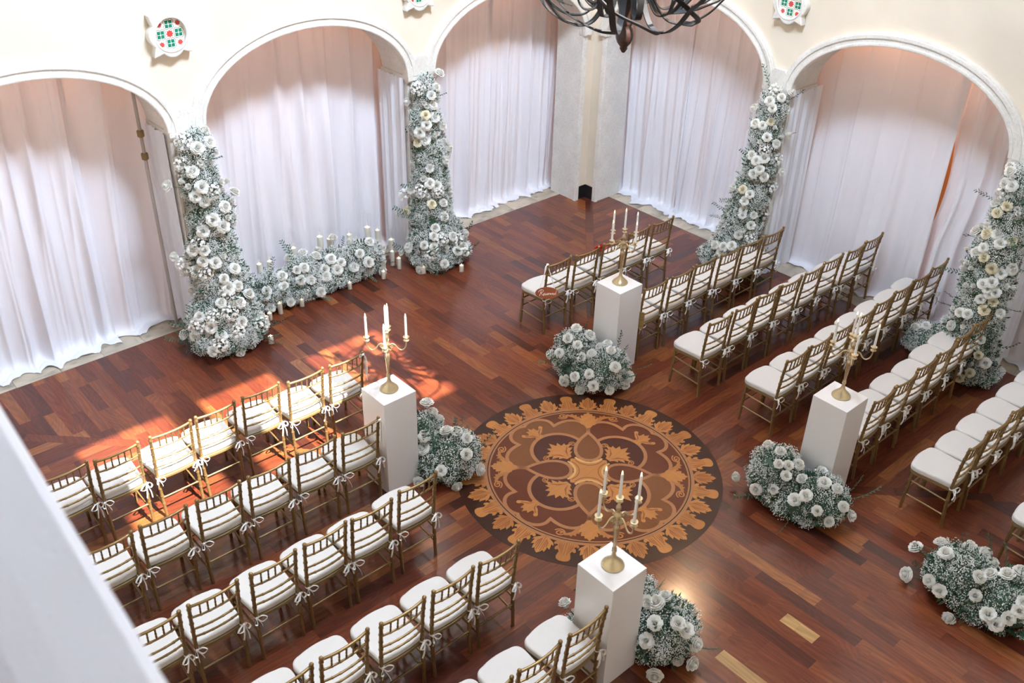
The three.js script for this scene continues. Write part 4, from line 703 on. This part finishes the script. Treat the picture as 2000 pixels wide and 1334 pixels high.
arrangement('flower_column', 'tall column of white roses and baby\'s breath at the far end of the candles', 'flower column', 'white flower columns on the piers', EB, [
  ...at(760, 110, 0.165, [[590, 205], [345, 380, 'b'], [540, 370], [490, 460], [410, 550, 's'], [440, 580, 's'], [505, 590], [225, 540], [530, 725], [610, 820], [440, 810], [365, 895], [430, 1000], [350, 1030, 'c'], [550, 905, 's'], [520, 930, 's'], [630, 1005, 's'], [690, 1080], [650, 1225], [480, 1310], [430, 700, 'c']]),
  ...at(760, 320, 0.165, [[475, 65], [400, 185, 's'], [420, 180, 's'], [475, 230], [555, 255], [270, 300], [190, 370, 'b'], [375, 315, 'b'], [450, 365, 's'], [570, 320, 'b'], [690, 330], [685, 240, 's'], [630, 465], [640, 620], [545, 770], [525, 860], [620, 890, 'b'], [420, 960], [530, 980], [490, 1080, 'b'], [250, 990], [165, 1045], [740, 860], [810, 900, 'b'], [890, 825], [875, 985], [670, 985, 's'], [680, 1050, 's'], [800, 1040], [880, 1050], [650, 1180], [375, 1250], [225, 560, 'c'], [500, 480, 'c']])
], 202, { sprigs: 30, scale: 1.1, breath: 1.1, keep: p => p.z > 0.34 || Math.abs(p.x - colB) > 0.2 });
const cz3 = 3.36, cz4 = 6.36;
const EC = [[-0.40, 2.25, cz3 + 0.02, 0.13, 0.22, 0.17], [-0.42, 1.90, cz3 - 0.02, 0.16, 0.28, 0.19], [-0.43, 1.52, cz3 - 0.03, 0.17, 0.30, 0.21], [-0.44, 1.14, cz3 - 0.06, 0.19, 0.32, 0.23], [-0.45, 0.76, cz3 - 0.12, 0.21, 0.34, 0.27], [-0.46, 0.40, cz3 - 0.14, 0.25, 0.32, 0.34], [-0.50, 0.16, cz3 - 0.22, 0.30, 0.18, 0.42]];
arrangement('flower_column', 'tall leaning column of white roses behind the second curtain-side chair row', 'flower column', 'white flower columns on the piers', EC, at(1380, 140, 0.315, [[425, 120, 'b'], [520, 130], [460, 165], [395, 185], [410, 225], [300, 230], [310, 325], [350, 335], [395, 315, 'c'], [375, 405], [425, 445], [500, 390], [450, 400, 's'], [335, 435, 's'], [345, 450, 's'], [285, 520], [310, 550], [358, 540], [425, 540, 'b'], [330, 605], [355, 650], [295, 630], [460, 625], [400, 710, 'b'], [175, 720], [270, 760], [230, 730, 'c'], [240, 800], [230, 860], [225, 890], [290, 890], [350, 880, 'b'], [275, 950], [275, 1020, 'b'], [200, 1010], [225, 980, 's'], [60, 1075], [110, 1085], [160, 1080], [95, 1120], [365, 480, 'b'], [415, 350, 's']]), 203, { sprigs: 34, scale: 1.0, breath: 0.9, keep: p => p.x < -0.33 || Math.abs(p.z - 3.34) > 0.2 });
const ED = [[-0.40, 2.24, cz4 + 0.0, 0.13, 0.22, 0.18], [-0.42, 1.90, cz4 + 0.0, 0.16, 0.28, 0.20], [-0.43, 1.52, cz4 - 0.03, 0.18, 0.30, 0.24], [-0.44, 1.14, cz4 - 0.03, 0.20, 0.32, 0.29], [-0.45, 0.76, cz4 + 0.0, 0.22, 0.34, 0.29], [-0.44, 0.40, cz4 - 0.02, 0.25, 0.32, 0.36], [-0.38, 0.20, cz4 - 0.45, 0.22, 0.18, 0.30], [-0.46, 0.16, cz4 + 0.02, 0.28, 0.18, 0.40]];
arrangement('flower_column', 'tall column of creamy roses beside the pleated drape and orange slit', 'flower column', 'white flower columns on the piers', ED, [
  ...at(1780, 290, 0.18, [[1075, 200], [1090, 260], [1110, 320, 's'], [1105, 405], [1035, 375], [1010, 480, 'b'], [930, 600], [1045, 630, 'c'], [945, 700, 'c'], [1150, 660, 's'], [1155, 710, 's'], [780, 860], [850, 850], [710, 900], [835, 930, 'c'], [935, 940], [965, 1030], [1090, 990, 'c'], [795, 1075], [720, 1130], [800, 1180, 'c'], [620, 1090, 's'], [560, 1240, 's'], [615, 1265, 's'], [600, 1300, 's'], [660, 1310, 's'], [1085, 1280], [880, 1300, 'c']]),
  ...at(1760, 520, 0.18, [[690, 30, 's'], [990, 15, 'c'], [1190, 25], [1080, 80], [985, 175], [890, 190], [720, 205, 's'], [800, 215, 's'], [940, 245], [955, 295], [865, 350], [1020, 280], [1130, 215, 's'], [1190, 230, 's'], [730, 520], [650, 500], [900, 475, 'c'], [1065, 515], [585, 460, 's'], [160, 670], [270, 660], [565, 640], [690, 650, 's'], [860, 800], [820, 890, 's'], [910, 1040], [830, 1050, 's'], [750, 1080, 's'], [745, 1160, 'c'], [635, 1200, 'c'], [840, 960, 'c'], [1000, 380, 'c']])
], 204, { sprigs: 30, scale: 0.98, breath: 0.9, keep: p => p.x < -0.33 || Math.abs(p.z - 6.33) > 0.2 });
// low clusters by the pedestals
const fc = 'low white rose clusters along the aisle';
arrangement('flower_cluster', 'low cluster of white roses between the first pedestal and the medallion', 'flower cluster', fc, [[-5.93, 0.28, 3.70, 0.21, 0.26, 0.20], [-5.80, 0.22, 4.05, 0.24, 0.24, 0.22], [-5.88, 0.15, 3.92, 0.26, 0.18, 0.34]], at(800, 770, 0.1575, [[215, 120], [285, 230], [360, 320], [180, 520], [180, 695], [465, 480], [580, 480], [700, 560], [695, 745], [75, 960], [395, 950], [580, 1130], [860, 930], [120, 1080]]), 211, { sprigs: 16, breath: 0.75, green: 1.4, scale: 1.02, keep: p => p.x > -6.11 || p.z > 3.91 });
arrangement('flower_cluster', 'low cluster of white roses before the pedestal behind the Reserved chair', 'flower cluster', fc, [[-3.74, 0.26, 3.55, 0.24, 0.26, 0.22], [-3.66, 0.20, 3.96, 0.26, 0.24, 0.22], [-3.72, 0.14, 3.76, 0.30, 0.18, 0.36]], at(1060, 620, 0.1275, [[515, 190], [390, 335], [525, 430], [700, 290], [990, 410], [890, 455], [1035, 530], [265, 545], [135, 570], [580, 600], [765, 575], [1100, 765], [335, 970], [390, 915, 's'], [505, 910], [725, 865], [575, 1090], [775, 1040], [1015, 1100], [1255, 1020], [1325, 910]]), 212, { sprigs: 16, breath: 0.75, green: 1.4, scale: 1.02, keep: p => p.x < -3.45 || p.z > 3.89 });
arrangement('flower_cluster', 'low cluster of white roses beside the pedestal at the parapet-side back rows', 'flower cluster', fc, [[-5.97, 0.30, 6.42, 0.22, 0.28, 0.22], [-5.90, 0.24, 6.72, 0.26, 0.26, 0.24], [-5.92, 0.16, 6.58, 0.29, 0.20, 0.34], [-6.28, 0.12, 6.24, 0.30, 0.15, 0.09]], at(1080, 1120, 0.1604, [[1370, 310], [1270, 380], [1130, 340], [1250, 610], [1150, 810], [1510, 610], [1610, 690], [1710, 850], [1680, 1090], [1240, 1230], [150, 375]]), 213, { sprigs: 14, breath: 0.75, green: 1.4, scale: 1.02, keep: p => p.x > -6.16 || p.z < 6.32 || p.z > 6.69 });
arrangement('flower_cluster', 'long low cluster of white roses before the pedestal of the fifth curtain-side row', 'flower cluster', fc, [[-3.74, 0.25, 6.18, 0.26, 0.25, 0.24], [-3.67, 0.19, 6.62, 0.26, 0.22, 0.26], [-3.71, 0.13, 6.40, 0.30, 0.17, 0.46]], at(1420, 850, 0.15, [[540, 140], [690, 230], [130, 540], [665, 385], [790, 400], [910, 390], [760, 525], [390, 690], [600, 690], [990, 590], [1225, 480], [1260, 640], [1420, 710], [1035, 795], [880, 850], [1175, 980], [1495, 930], [1315, 1105], [1605, 1050]]), 214, { sprigs: 16, scale: 0.98, breath: 0.5, green: 1.6, keep: p => p.x < -3.45 });
arrangement('flower_cluster', 'long low cluster of white roses on bare boards by the last curtain-side chairs', 'flower cluster', fc, [[-3.62, 0.22, 7.92, 0.26, 0.23, 0.26], [-3.54, 0.20, 8.32, 0.28, 0.23, 0.28], [-3.58, 0.13, 8.12, 0.30, 0.17, 0.5]], at(1750, 1030, 0.1874, [[465, 165], [210, 215], [525, 290], [770, 200], [930, 270], [980, 385], [120, 490], [365, 550], [465, 650], [850, 520], [1000, 505], [815, 700], [1160, 505], [1290, 480], [560, 935], [960, 910], [1040, 1005], [1170, 940], [1280, 870], [1320, 790]]), 215, { sprigs: 16, scale: 1.0, breath: 0.5, green: 1.6 });
// hedge among the candles
arrangement('flower_hedge', 'low hedge of white roses among pillar candles below the wide drape', 'flower hedge', undefined, [[-5.52, 0.24, 0.24, 0.28, 0.24, 0.17], [-5.10, 0.26, 0.22, 0.30, 0.26, 0.17], [-4.66, 0.25, 0.22, 0.30, 0.25, 0.17], [-4.26, 0.25, 0.26, 0.28, 0.25, 0.18], [-4.9, 0.14, 0.24, 0.90, 0.16, 0.20]], at(480, 400, 0.24, [[290, 585], [305, 665], [470, 515], [445, 610], [525, 610], [415, 535], [360, 785], [690, 445], [640, 525], [650, 590], [770, 470], [740, 525], [875, 515], [925, 400], [995, 465], [1000, 310], [565, 430], [585, 375], [465, 395], [355, 440], [710, 275], [855, 310], [1105, 460], [1100, 350], [1105, 540], [605, 705], [170, 700], [200, 830], [160, 740]]), 216, { sprigs: 30, scale: 1.12, breath: 1.1 });

// ---------------------------------------------------------------- pillar candles in glass cylinders
{
  const gl = (R, h) => lathe([[0, 0.004], [R - 0.003, 0.004], [R - 0.003, h], [R, h], [R, 0], [0, 0]], 22);
  const list = [ // x, z, candle height, glass height, radius
    [-5.73, 0.47, 0.09, 0.10, 0.036], [-5.56, 0.42, 0.14, 0.16, 0.036], [-5.27, 0.43, 0.085, 0.10, 0.036], [-4.96, 0.42, 0.12, 0.14, 0.036], [-4.59, 0.44, 0.085, 0.10, 0.036], [-4.11, 0.49, 0.10, 0.12, 0.036], [-3.93, 0.24, 0.22, 0.26, 0.036], [-3.81, 0.27, 0.20, 0.24, 0.036], [-3.80, 0.40, 0.15, 0.17, 0.036], [-3.63, 0.70, 0.085, 0.10, 0.036], [-3.22, 0.97, 0.085, 0.10, 0.036], [-5.98, 0.93, 0.09, 0.10, 0.036], [-5.84, 0.60, 0.14, 0.16, 0.036], [-5.74, 0.24, 0.24, 0.28, 0.038],
    [-5.56, 0.02, 0.50, 0.62, 0.042], [-5.47, 0.09, 0.38, 0.46, 0.042], [-5.41, 0.0, 0.48, 0.60, 0.042], [-5.07, 0.0, 0.55, 0.80, 0.048], [-4.68, -0.03, 0.57, 0.70, 0.048], [-4.57, 0.01, 0.52, 0.62, 0.042], [-4.29, 0.03, 0.50, 0.58, 0.042], [-4.20, 0.06, 0.40, 0.50, 0.042], [-3.99, 0.0, 0.50, 0.72, 0.052], [-3.87, 0.05, 0.44, 0.50, 0.042], [-3.70, 0.10, 0.27, 0.40, 0.048], [-5.73, 0.04, 0.34, 0.42, 0.042]];
  const wh = ['at the column end of the hedge', 'in front of the hedge', 'behind the hedge'];
  list.forEach(([x, z, h, gh, R], i) => {
    const back = z < 0.15, low = h < 0.18;
    const zone = v => v[1] < 0.15 ? 'behind the rose hedge' : v[0] > -4.0 ? 'near the far flower column' : v[0] < -5.6 ? 'near the parapet-end flower column' : 'in front of the rose hedge';
    const same = list.filter(v => zone(v) === zone(list[i])).sort((p, q) => p[0] - q[0]), ords = ['first', 'second', 'third', 'fourth', 'fifth', 'sixth', 'seventh', 'eighth', 'ninth', 'tenth', 'eleventh', 'twelfth'];
    const lab = `${zone(list[i])}, ${ords[same.indexOf(list[i])]} from the parapet end`;
    const c = thing('pillar_candle', `${low ? 'short' : 'tall'} pillar candle ${lab}`, 'candle', [x, 0.006, z], 0, `pillar candles ${zone(list[i])}`);
    const rw = R * 0.78; part('wax', lathe([[0, 0], [rw, 0], [rw, h], [rw - 0.004, h + 0.004], [rw - 0.008, h], [0, h - 0.008]], 20), M.ivory, c); part('flame', taper.flame, M.flame, c).position.y = h - 0.006;
    const g = solid('glass_cylinder', gl(R, gh), M.glass, `clear glass cylinder ${lab}`, 'vase', `glass cylinders ${zone(list[i])}`); g.position.set(x, 0.0025, z);
  });
}

// ---------------------------------------------------------------- chandelier
{
  const t = thing('chandelier', 'black iron scroll chandelier with dark turned wood finial', 'chandelier', [CX, 0, CZ]);
  part('turned_shaft', lathe([[0, 4.0], [0.012, 4.005], [0.022, 4.02], [0.03, 4.035], [0.026, 4.045], [0.05, 4.075], [0.064, 4.11], [0.066, 4.14], [0.056, 4.175], [0.044, 4.195], [0.052, 4.21], [0.054, 4.225], [0.046, 4.24], [0.052, 4.26], [0.048, 4.28], [0.060, 4.32], [0.085, 4.42], [0.10, 4.5], [0.085, 4.58], [0.10, 4.64], [0.13, 4.7], [0.13, 4.78], [0.08, 4.86], [0.06, 5.1], [0.08, 5.2], [0.05, 5.3], [0.03, 5.34], [0, 5.34]], 24), M.darkWood, t);
  const radial = (list, a, off = 0, n = 80) => { const c = Math.cos(a), s = Math.sin(a); return curve(list.map(([r, y, w = 0]) => V(c * r - s * (w + off), y + 0.08, s * r + c * (w + off))), n); };
  const R8 = Math.PI / 4;
  for (let k = 0; k < 8; k++) {
    const a = k * R8 + 0.2, side = V(-Math.sin(a), 0, Math.cos(a));
    const arm = part('scroll_arm', strap(radial([[0.10, 4.72], [0.14, 4.50], [0.20, 4.30], [0.30, 4.18], [0.44, 4.17], [0.58, 4.25], [0.70, 4.38], [0.80, 4.46], [0.88, 4.56], [0.90, 4.68], [0.84, 4.75], [0.77, 4.71], [0.78, 4.64], [0.83, 4.64]], a), side, 0.044, 0.009), M.iron, t);
    part('scroll_loop', strap(radial([[0.12, 4.60], [0.17, 4.36], [0.25, 4.24], [0.33, 4.25], [0.37, 4.36], [0.34, 4.48], [0.27, 4.52], [0.22, 4.47], [0.24, 4.41], [0.29, 4.42]], a + R8 / 2), V(-Math.sin(a + R8 / 2), 0, Math.cos(a + R8 / 2)), 0.044, 0.009), M.iron, t);
    part('inner_curl', strap(radial([[0.13, 4.66], [0.20, 4.50], [0.30, 4.42], [0.40, 4.46], [0.43, 4.56], [0.37, 4.62], [0.31, 4.58], [0.33, 4.52]], a + R8 * 0.25), V(-Math.sin(a + R8 * 0.25), 0, Math.cos(a + R8 * 0.25)), 0.036, 0.009), M.iron, t);
    part('inner_curl', strap(radial([[0.46, 4.30], [0.56, 4.34], [0.66, 4.44], [0.68, 4.54], [0.61, 4.58], [0.56, 4.52], [0.60, 4.48]], a + R8 * 0.1), V(-Math.sin(a), 0, Math.cos(a)), 0.036, 0.009), M.iron, t);
    // band swinging over to the next arm
    const b = a + R8, P = (an, r, y) => V(Math.cos(an) * r, y + (y ? 0.08 : 0), Math.sin(an) * r);
    const pts = curve([P(a, 0.42, 4.17), P(a + R8 * 0.3, 0.52, 4.20), P(a + R8 * 0.6, 0.60, 4.27), P(b, 0.68, 4.38), P(b + R8 * 0.25, 0.66, 4.50), P(b + R8 * 0.1, 0.60, 4.54), P(b, 0.60, 4.48)], 48);
    part('scroll_band', strap(pts, V(0, 0.5, 0).add(P(a + R8 * .5, 0.8, 0)), 0.036, 0.008), M.iron, t);
    part('drip_pan', lathe([[0, 4.74], [0.06, 4.745], [0.075, 4.765], [0.07, 4.77], [0.02, 4.76], [0.02, 4.80], [0, 4.80]], 16).translate(Math.cos(a) * 0.85, 0, Math.sin(a) * 0.85), M.iron, t);
    part('candle_sleeve', new THREE.CylinderGeometry(0.016, 0.016, 0.14, 12).translate(Math.cos(a) * 0.85, 4.87, Math.sin(a) * 0.85), M.ivory, t);
  }
  const hoop = []; for (let i = 0; i <= 48; i++) { const a = i / 48 * Math.PI * 2; hoop.push(V(Math.cos(a) * 0.5, 4.62, Math.sin(a) * 0.5)); } part('hoop', strap(hoop, V(0, 1, 0), 0.03, 0.008), M.iron, t);
  part('chain', merge(Array.from({ length: 40 }, (_, i) => new THREE.TorusGeometry(0.035, 0.007, 6, 14).scale(0.7, 1.3, 0.7).rotateY(i % 2 ? Math.PI / 2 : 0).translate(0, 5.38 + i * 0.078, 0))), M.iron, t);
  part('ceiling_rod', sweep([V(0, 8.4, 0), V(0, LANT_Y + LANT_H + 0.06, 0)], 0.012, 8), M.iron, t);
}
// warm wall sconce high on the curtain-side wall, mirrored in the polished floor
for (const z of [3.3]) {
  const t = thing('wall_sconce', 'warm wall sconce high on the curtain-side wall', 'lamp', [XW, 6.05, z]);
  part('back_plate', lathe([[0, 0], [0.07, 0], [0.06, 0.02], [0, 0.03]], 18).rotateZ(Math.PI / 2), M.brass, t);
  part('arm', sweep(curve([[0, 0, 0], [-0.12, -0.06, 0], [-0.2, 0.0, 0]], 12), 0.01, 8), M.brass, t);
  part('shade', new THREE.SphereGeometry(0.11, 20, 14).translate(-0.2, 0.1, 0), new THREE.MeshStandardMaterial({ color: rgb(1, 0.85, 0.65), emissive: rgb(1, 0.66, 0.36), emissiveIntensity: 1.5 }), t);
  const l = new THREE.PointLight(new THREE.Color(1, 0.64, 0.36), 17); l.position.set(-0.36, 0.1, 0); l.castShadow = true; l.shadow.radius = 5; t.add(l);
}

// ---------------------------------------------------------------- signs, ribbons and the red flowers
const signTex = (() => {
  const c = document.createElement('canvas'); c.width = 512; c.height = 256; const x = c.getContext('2d');
  x.fillStyle = '#8c421a'; x.fillRect(0, 0, 512, 256);
  for (let i = 0; i < 90; i++) { x.strokeStyle = i % 2 ? 'rgba(70,25,8,0.16)' : 'rgba(190,110,60,0.13)'; x.lineWidth = 2; x.beginPath(); const y = i * 2.9; x.moveTo(0, y); x.bezierCurveTo(160, y + 8 * Math.sin(i), 340, y - 8 * Math.cos(i * 0.7), 512, y + 4); x.stroke(); }
  x.strokeStyle = '#fbf3ea'; x.lineCap = 'round'; x.lineJoin = 'round';
  const pen = (w, ...seg) => { x.lineWidth = w; for (const s of seg) { x.beginPath(); x.moveTo(s[0], s[1]); for (let i = 2; i < s.length; i += 6) x.bezierCurveTo(s[i], s[i + 1], s[i + 2], s[i + 3], s[i + 4], s[i + 5]); x.stroke(); } };
  // hand-lettered «Reserved»
  pen(8, [128, 62, 122, 110, 108, 160, 92, 192], [70, 110, 80, 60, 150, 40, 172, 66, 186, 92, 150, 122, 118, 126, 140, 136, 150, 176, 186, 186]);
  pen(7, [176, 160, 196, 158, 212, 146, 206, 136, 198, 128, 180, 144, 182, 160, 184, 178, 208, 174, 222, 158]);
  pen(7, [222, 158, 232, 146, 238, 136, 236, 132, 240, 150, 250, 160, 240, 170, 232, 176, 224, 172, 222, 168], [240, 170, 252, 164, 256, 160, 262, 156]);
  pen(7, [262, 156, 280, 154, 294, 142, 288, 134, 280, 126, 262, 142, 266, 158, 270, 174, 290, 168, 302, 152]);
  pen(7, [302, 152, 308, 142, 310, 134, 308, 130, 312, 138, 322, 138, 328, 134, 322, 146, 320, 164, 332, 158]);
  pen(7, [332, 158, 340, 146, 340, 138, 338, 132, 342, 150, 346, 160, 352, 162, 360, 152, 366, 140, 364, 130, 370, 136, 378, 136, 384, 134]);
  pen(7, [378, 154, 394, 150, 404, 140, 398, 132, 390, 126, 376, 140, 380, 156, 384, 170, 402, 164, 412, 150]);
  pen(7, [444, 136, 428, 124, 412, 142, 416, 158, 420, 170, 440, 158, 450, 128, 456, 104, 462, 84, 466, 66], [450, 128, 440, 152, 444, 168, 458, 158]);
  const t = new THREE.CanvasTexture(c); t.colorSpace = THREE.SRGBColorSpace; return t;
})();
{
  const ch = CHAIRS.curtain00.position, sx = ch.x - 0.181, sz = ch.z + 0.235;     // aisle-side back post of the front row
  const N = V(-0.62, 0.28, 0.73).normalize();
  const t = thing('reserved_sign', 'oval brown wooden sign lettered Reserved, hung on the aisle chair', 'sign', [sx - 0.035, 0.60, sz + 0.035]);
  const face = new THREE.Group(); const sh = new THREE.Shape(); sh.absellipse(0, 0, 0.132, 0.068, 0, Math.PI * 2);
  const body = new THREE.ExtrudeGeometry(sh, { depth: 0.006, bevelEnabled: false, curveSegments: 28 }).translate(0, 0, -0.006);
  const b = part('board', body, M.signWood, t); b.lookAt(t.position.clone().add(N)); 
  const f = new THREE.ShapeGeometry(sh, 40); const uv = f.attributes.uv, p = f.attributes.position; for (let i = 0; i < p.count; i++) uv.setXY(i, p.getX(i) / 0.264 + 0.5, p.getY(i) / 0.136 + 0.5); f.translate(0, 0, 0.0008);
  const l = part('lettering', f, std({ map: signTex, roughness: 0.5 }), t); l.quaternion.copy(b.quaternion); l.userData.label = 'white script Reserved on brown wood';
  const R = V(1, 0, 0).applyQuaternion(b.quaternion), U = V(0, 1, 0).applyQuaternion(b.quaternion);
  const top = V(0.035, 0.335, -0.045);
  for (const s of [-1, 1]) { const e = R.clone().multiplyScalar(s * 0.085).addScaledVector(U, 0.05); part('hanging_ribbon', strap([e, e.clone().lerp(top, 0.5).add(V(0, 0.003, 0)), top], V(0.7, 0, 0.7), 0.008, 0.0015), M.ribbon, t); }
  part('ribbon_knot', merge([new THREE.SphereGeometry(0.016, 8, 6).translate(top.x, top.y - 0.005, top.z), strap(curve([top, top.clone().add(V(-0.05, -0.01, 0.02)), top.clone().add(V(-0.07, -0.07, 0.03))], 8), V(0, 0, 1), 0.012, 0.0015)]), M.ribbon, t);
}
{ // tan plaque hanging from the second row's aisle chair
  const ch = CHAIRS.curtain10.position, t = thing('hanging_plaque', 'tan wooden plaque hanging by ribbon from the second-row aisle chair', 'sign', [ch.x - 0.225, 0.55, ch.z + 0.225]);
  const sh = new THREE.Shape(); const w = 0.055, h = 0.105, q = 0.025; sh.moveTo(-w + q, -h); sh.lineTo(w - q, -h); sh.quadraticCurveTo(w, -h, w, -h + q); sh.lineTo(w, h - q); sh.quadraticCurveTo(w, h, w - q, h); sh.lineTo(-w + q, h); sh.quadraticCurveTo(-w, h, -w, h - q); sh.lineTo(-w, -h + q); sh.quadraticCurveTo(-w, -h, -w + q, -h);
  const b = part('board', new THREE.ExtrudeGeometry(sh, { depth: 0.012, bevelEnabled: false }), std({ color: rgb(0.36, 0.22, 0.07), map: grainTex, roughness: 0.5 }), t); b.rotation.y = -0.9; b.rotation.x = 0;
  part('hanging_ribbon', merge([strap([V(0, 0.09, 0.0), V(0.02, 0.40, -0.03)], V(0, 0, 1), 0.009, 0.0015), strap([V(0.02, 0.40, -0.03), V(0.05, 0.40, -0.06)], V(0, 1, 0), 0.009, 0.0015)]), M.ribbon, t);
}
for (const [key, lab] of [['parapet00', 'white ribbon hanging from the sunlit front aisle chair back post'], ['parapet10', 'white ribbon hanging from the second-row aisle chair by the pedestal']]) {
  const c = CHAIRS[key].position, x = c.x + 0.181, z = c.z + 0.23; const L = [];
  L.push(new THREE.SphereGeometry(0.013, 8, 6).translate(-0.004, 0.905, 0.016));
  for (const [dx, dz, l] of [[0.02, 0.02, 0.30], [0.026, -0.012, 0.26]]) L.push(strap(curve([[0, 0.915, 0.005], [dx * 0.8, 0.86, dz + 0.01], [dx, 0.90 - l, dz]], 12), V(0.3, 0, 1), 0.013, 0.0012));
  L.push(strap(curve([[-0.004, 0.905, 0.016], [-0.04, 0.915, 0.02], [-0.05, 0.895, 0.02], [-0.004, 0.90, 0.018]], 10), V(0, 1, 0.3), 0.011, 0.0012));
  const w = []; for (let i = 0; i <= 10; i++) { const a = i / 10 * Math.PI * 2; w.push(V(0.0175 * Math.cos(a), 0.905, 0.0175 * Math.sin(a))); } L.push(strap(w, V(0, 1, 0), 0.014, 0.0015));
  const o = solid('hanging_ribbon', merge(L), M.ribbon, lab, 'ribbon'); o.position.set(x, 0, z);
}
{ // slim white vase with red flowers on the third front-row seat
  const c = CHAIRS.curtain02.position, t = thing('bud_vase', 'slim white vase of red flowers standing on a front-row seat', 'vase', [c.x - 0.09, 0.497, c.z + 0.10]);
  part('vase', lathe([[0, 0], [0.022, 0], [0.024, 0.02], [0.020, 0.10], [0.014, 0.17], [0.017, 0.19], [0.014, 0.19], [0.010, 0.16], [0, 0.16]], 18), M.white, t);
  const r = rng(8); for (let i = 0; i < 9; i++) { const a = i * 2.4, R = 0.045 * Math.sqrt(i / 8), y = 0.26 + 0.05 * r(); const f = part('red_flower', roseGeo(60 + (i % 2), 0.5), M.red, t); f.position.set(R * Math.cos(a), y, R * Math.sin(a)); f.scale.setScalar(0.8); part('stem', sweep([V(0, 0.17, 0), V(R * Math.cos(a), y, R * Math.sin(a))], 0.0015, 4), M.stem, t); }
}
scene.traverse(o => { if (o.isMesh) o.castShadow = o.receiveShadow = true; });
renderer.render(scene, camera);
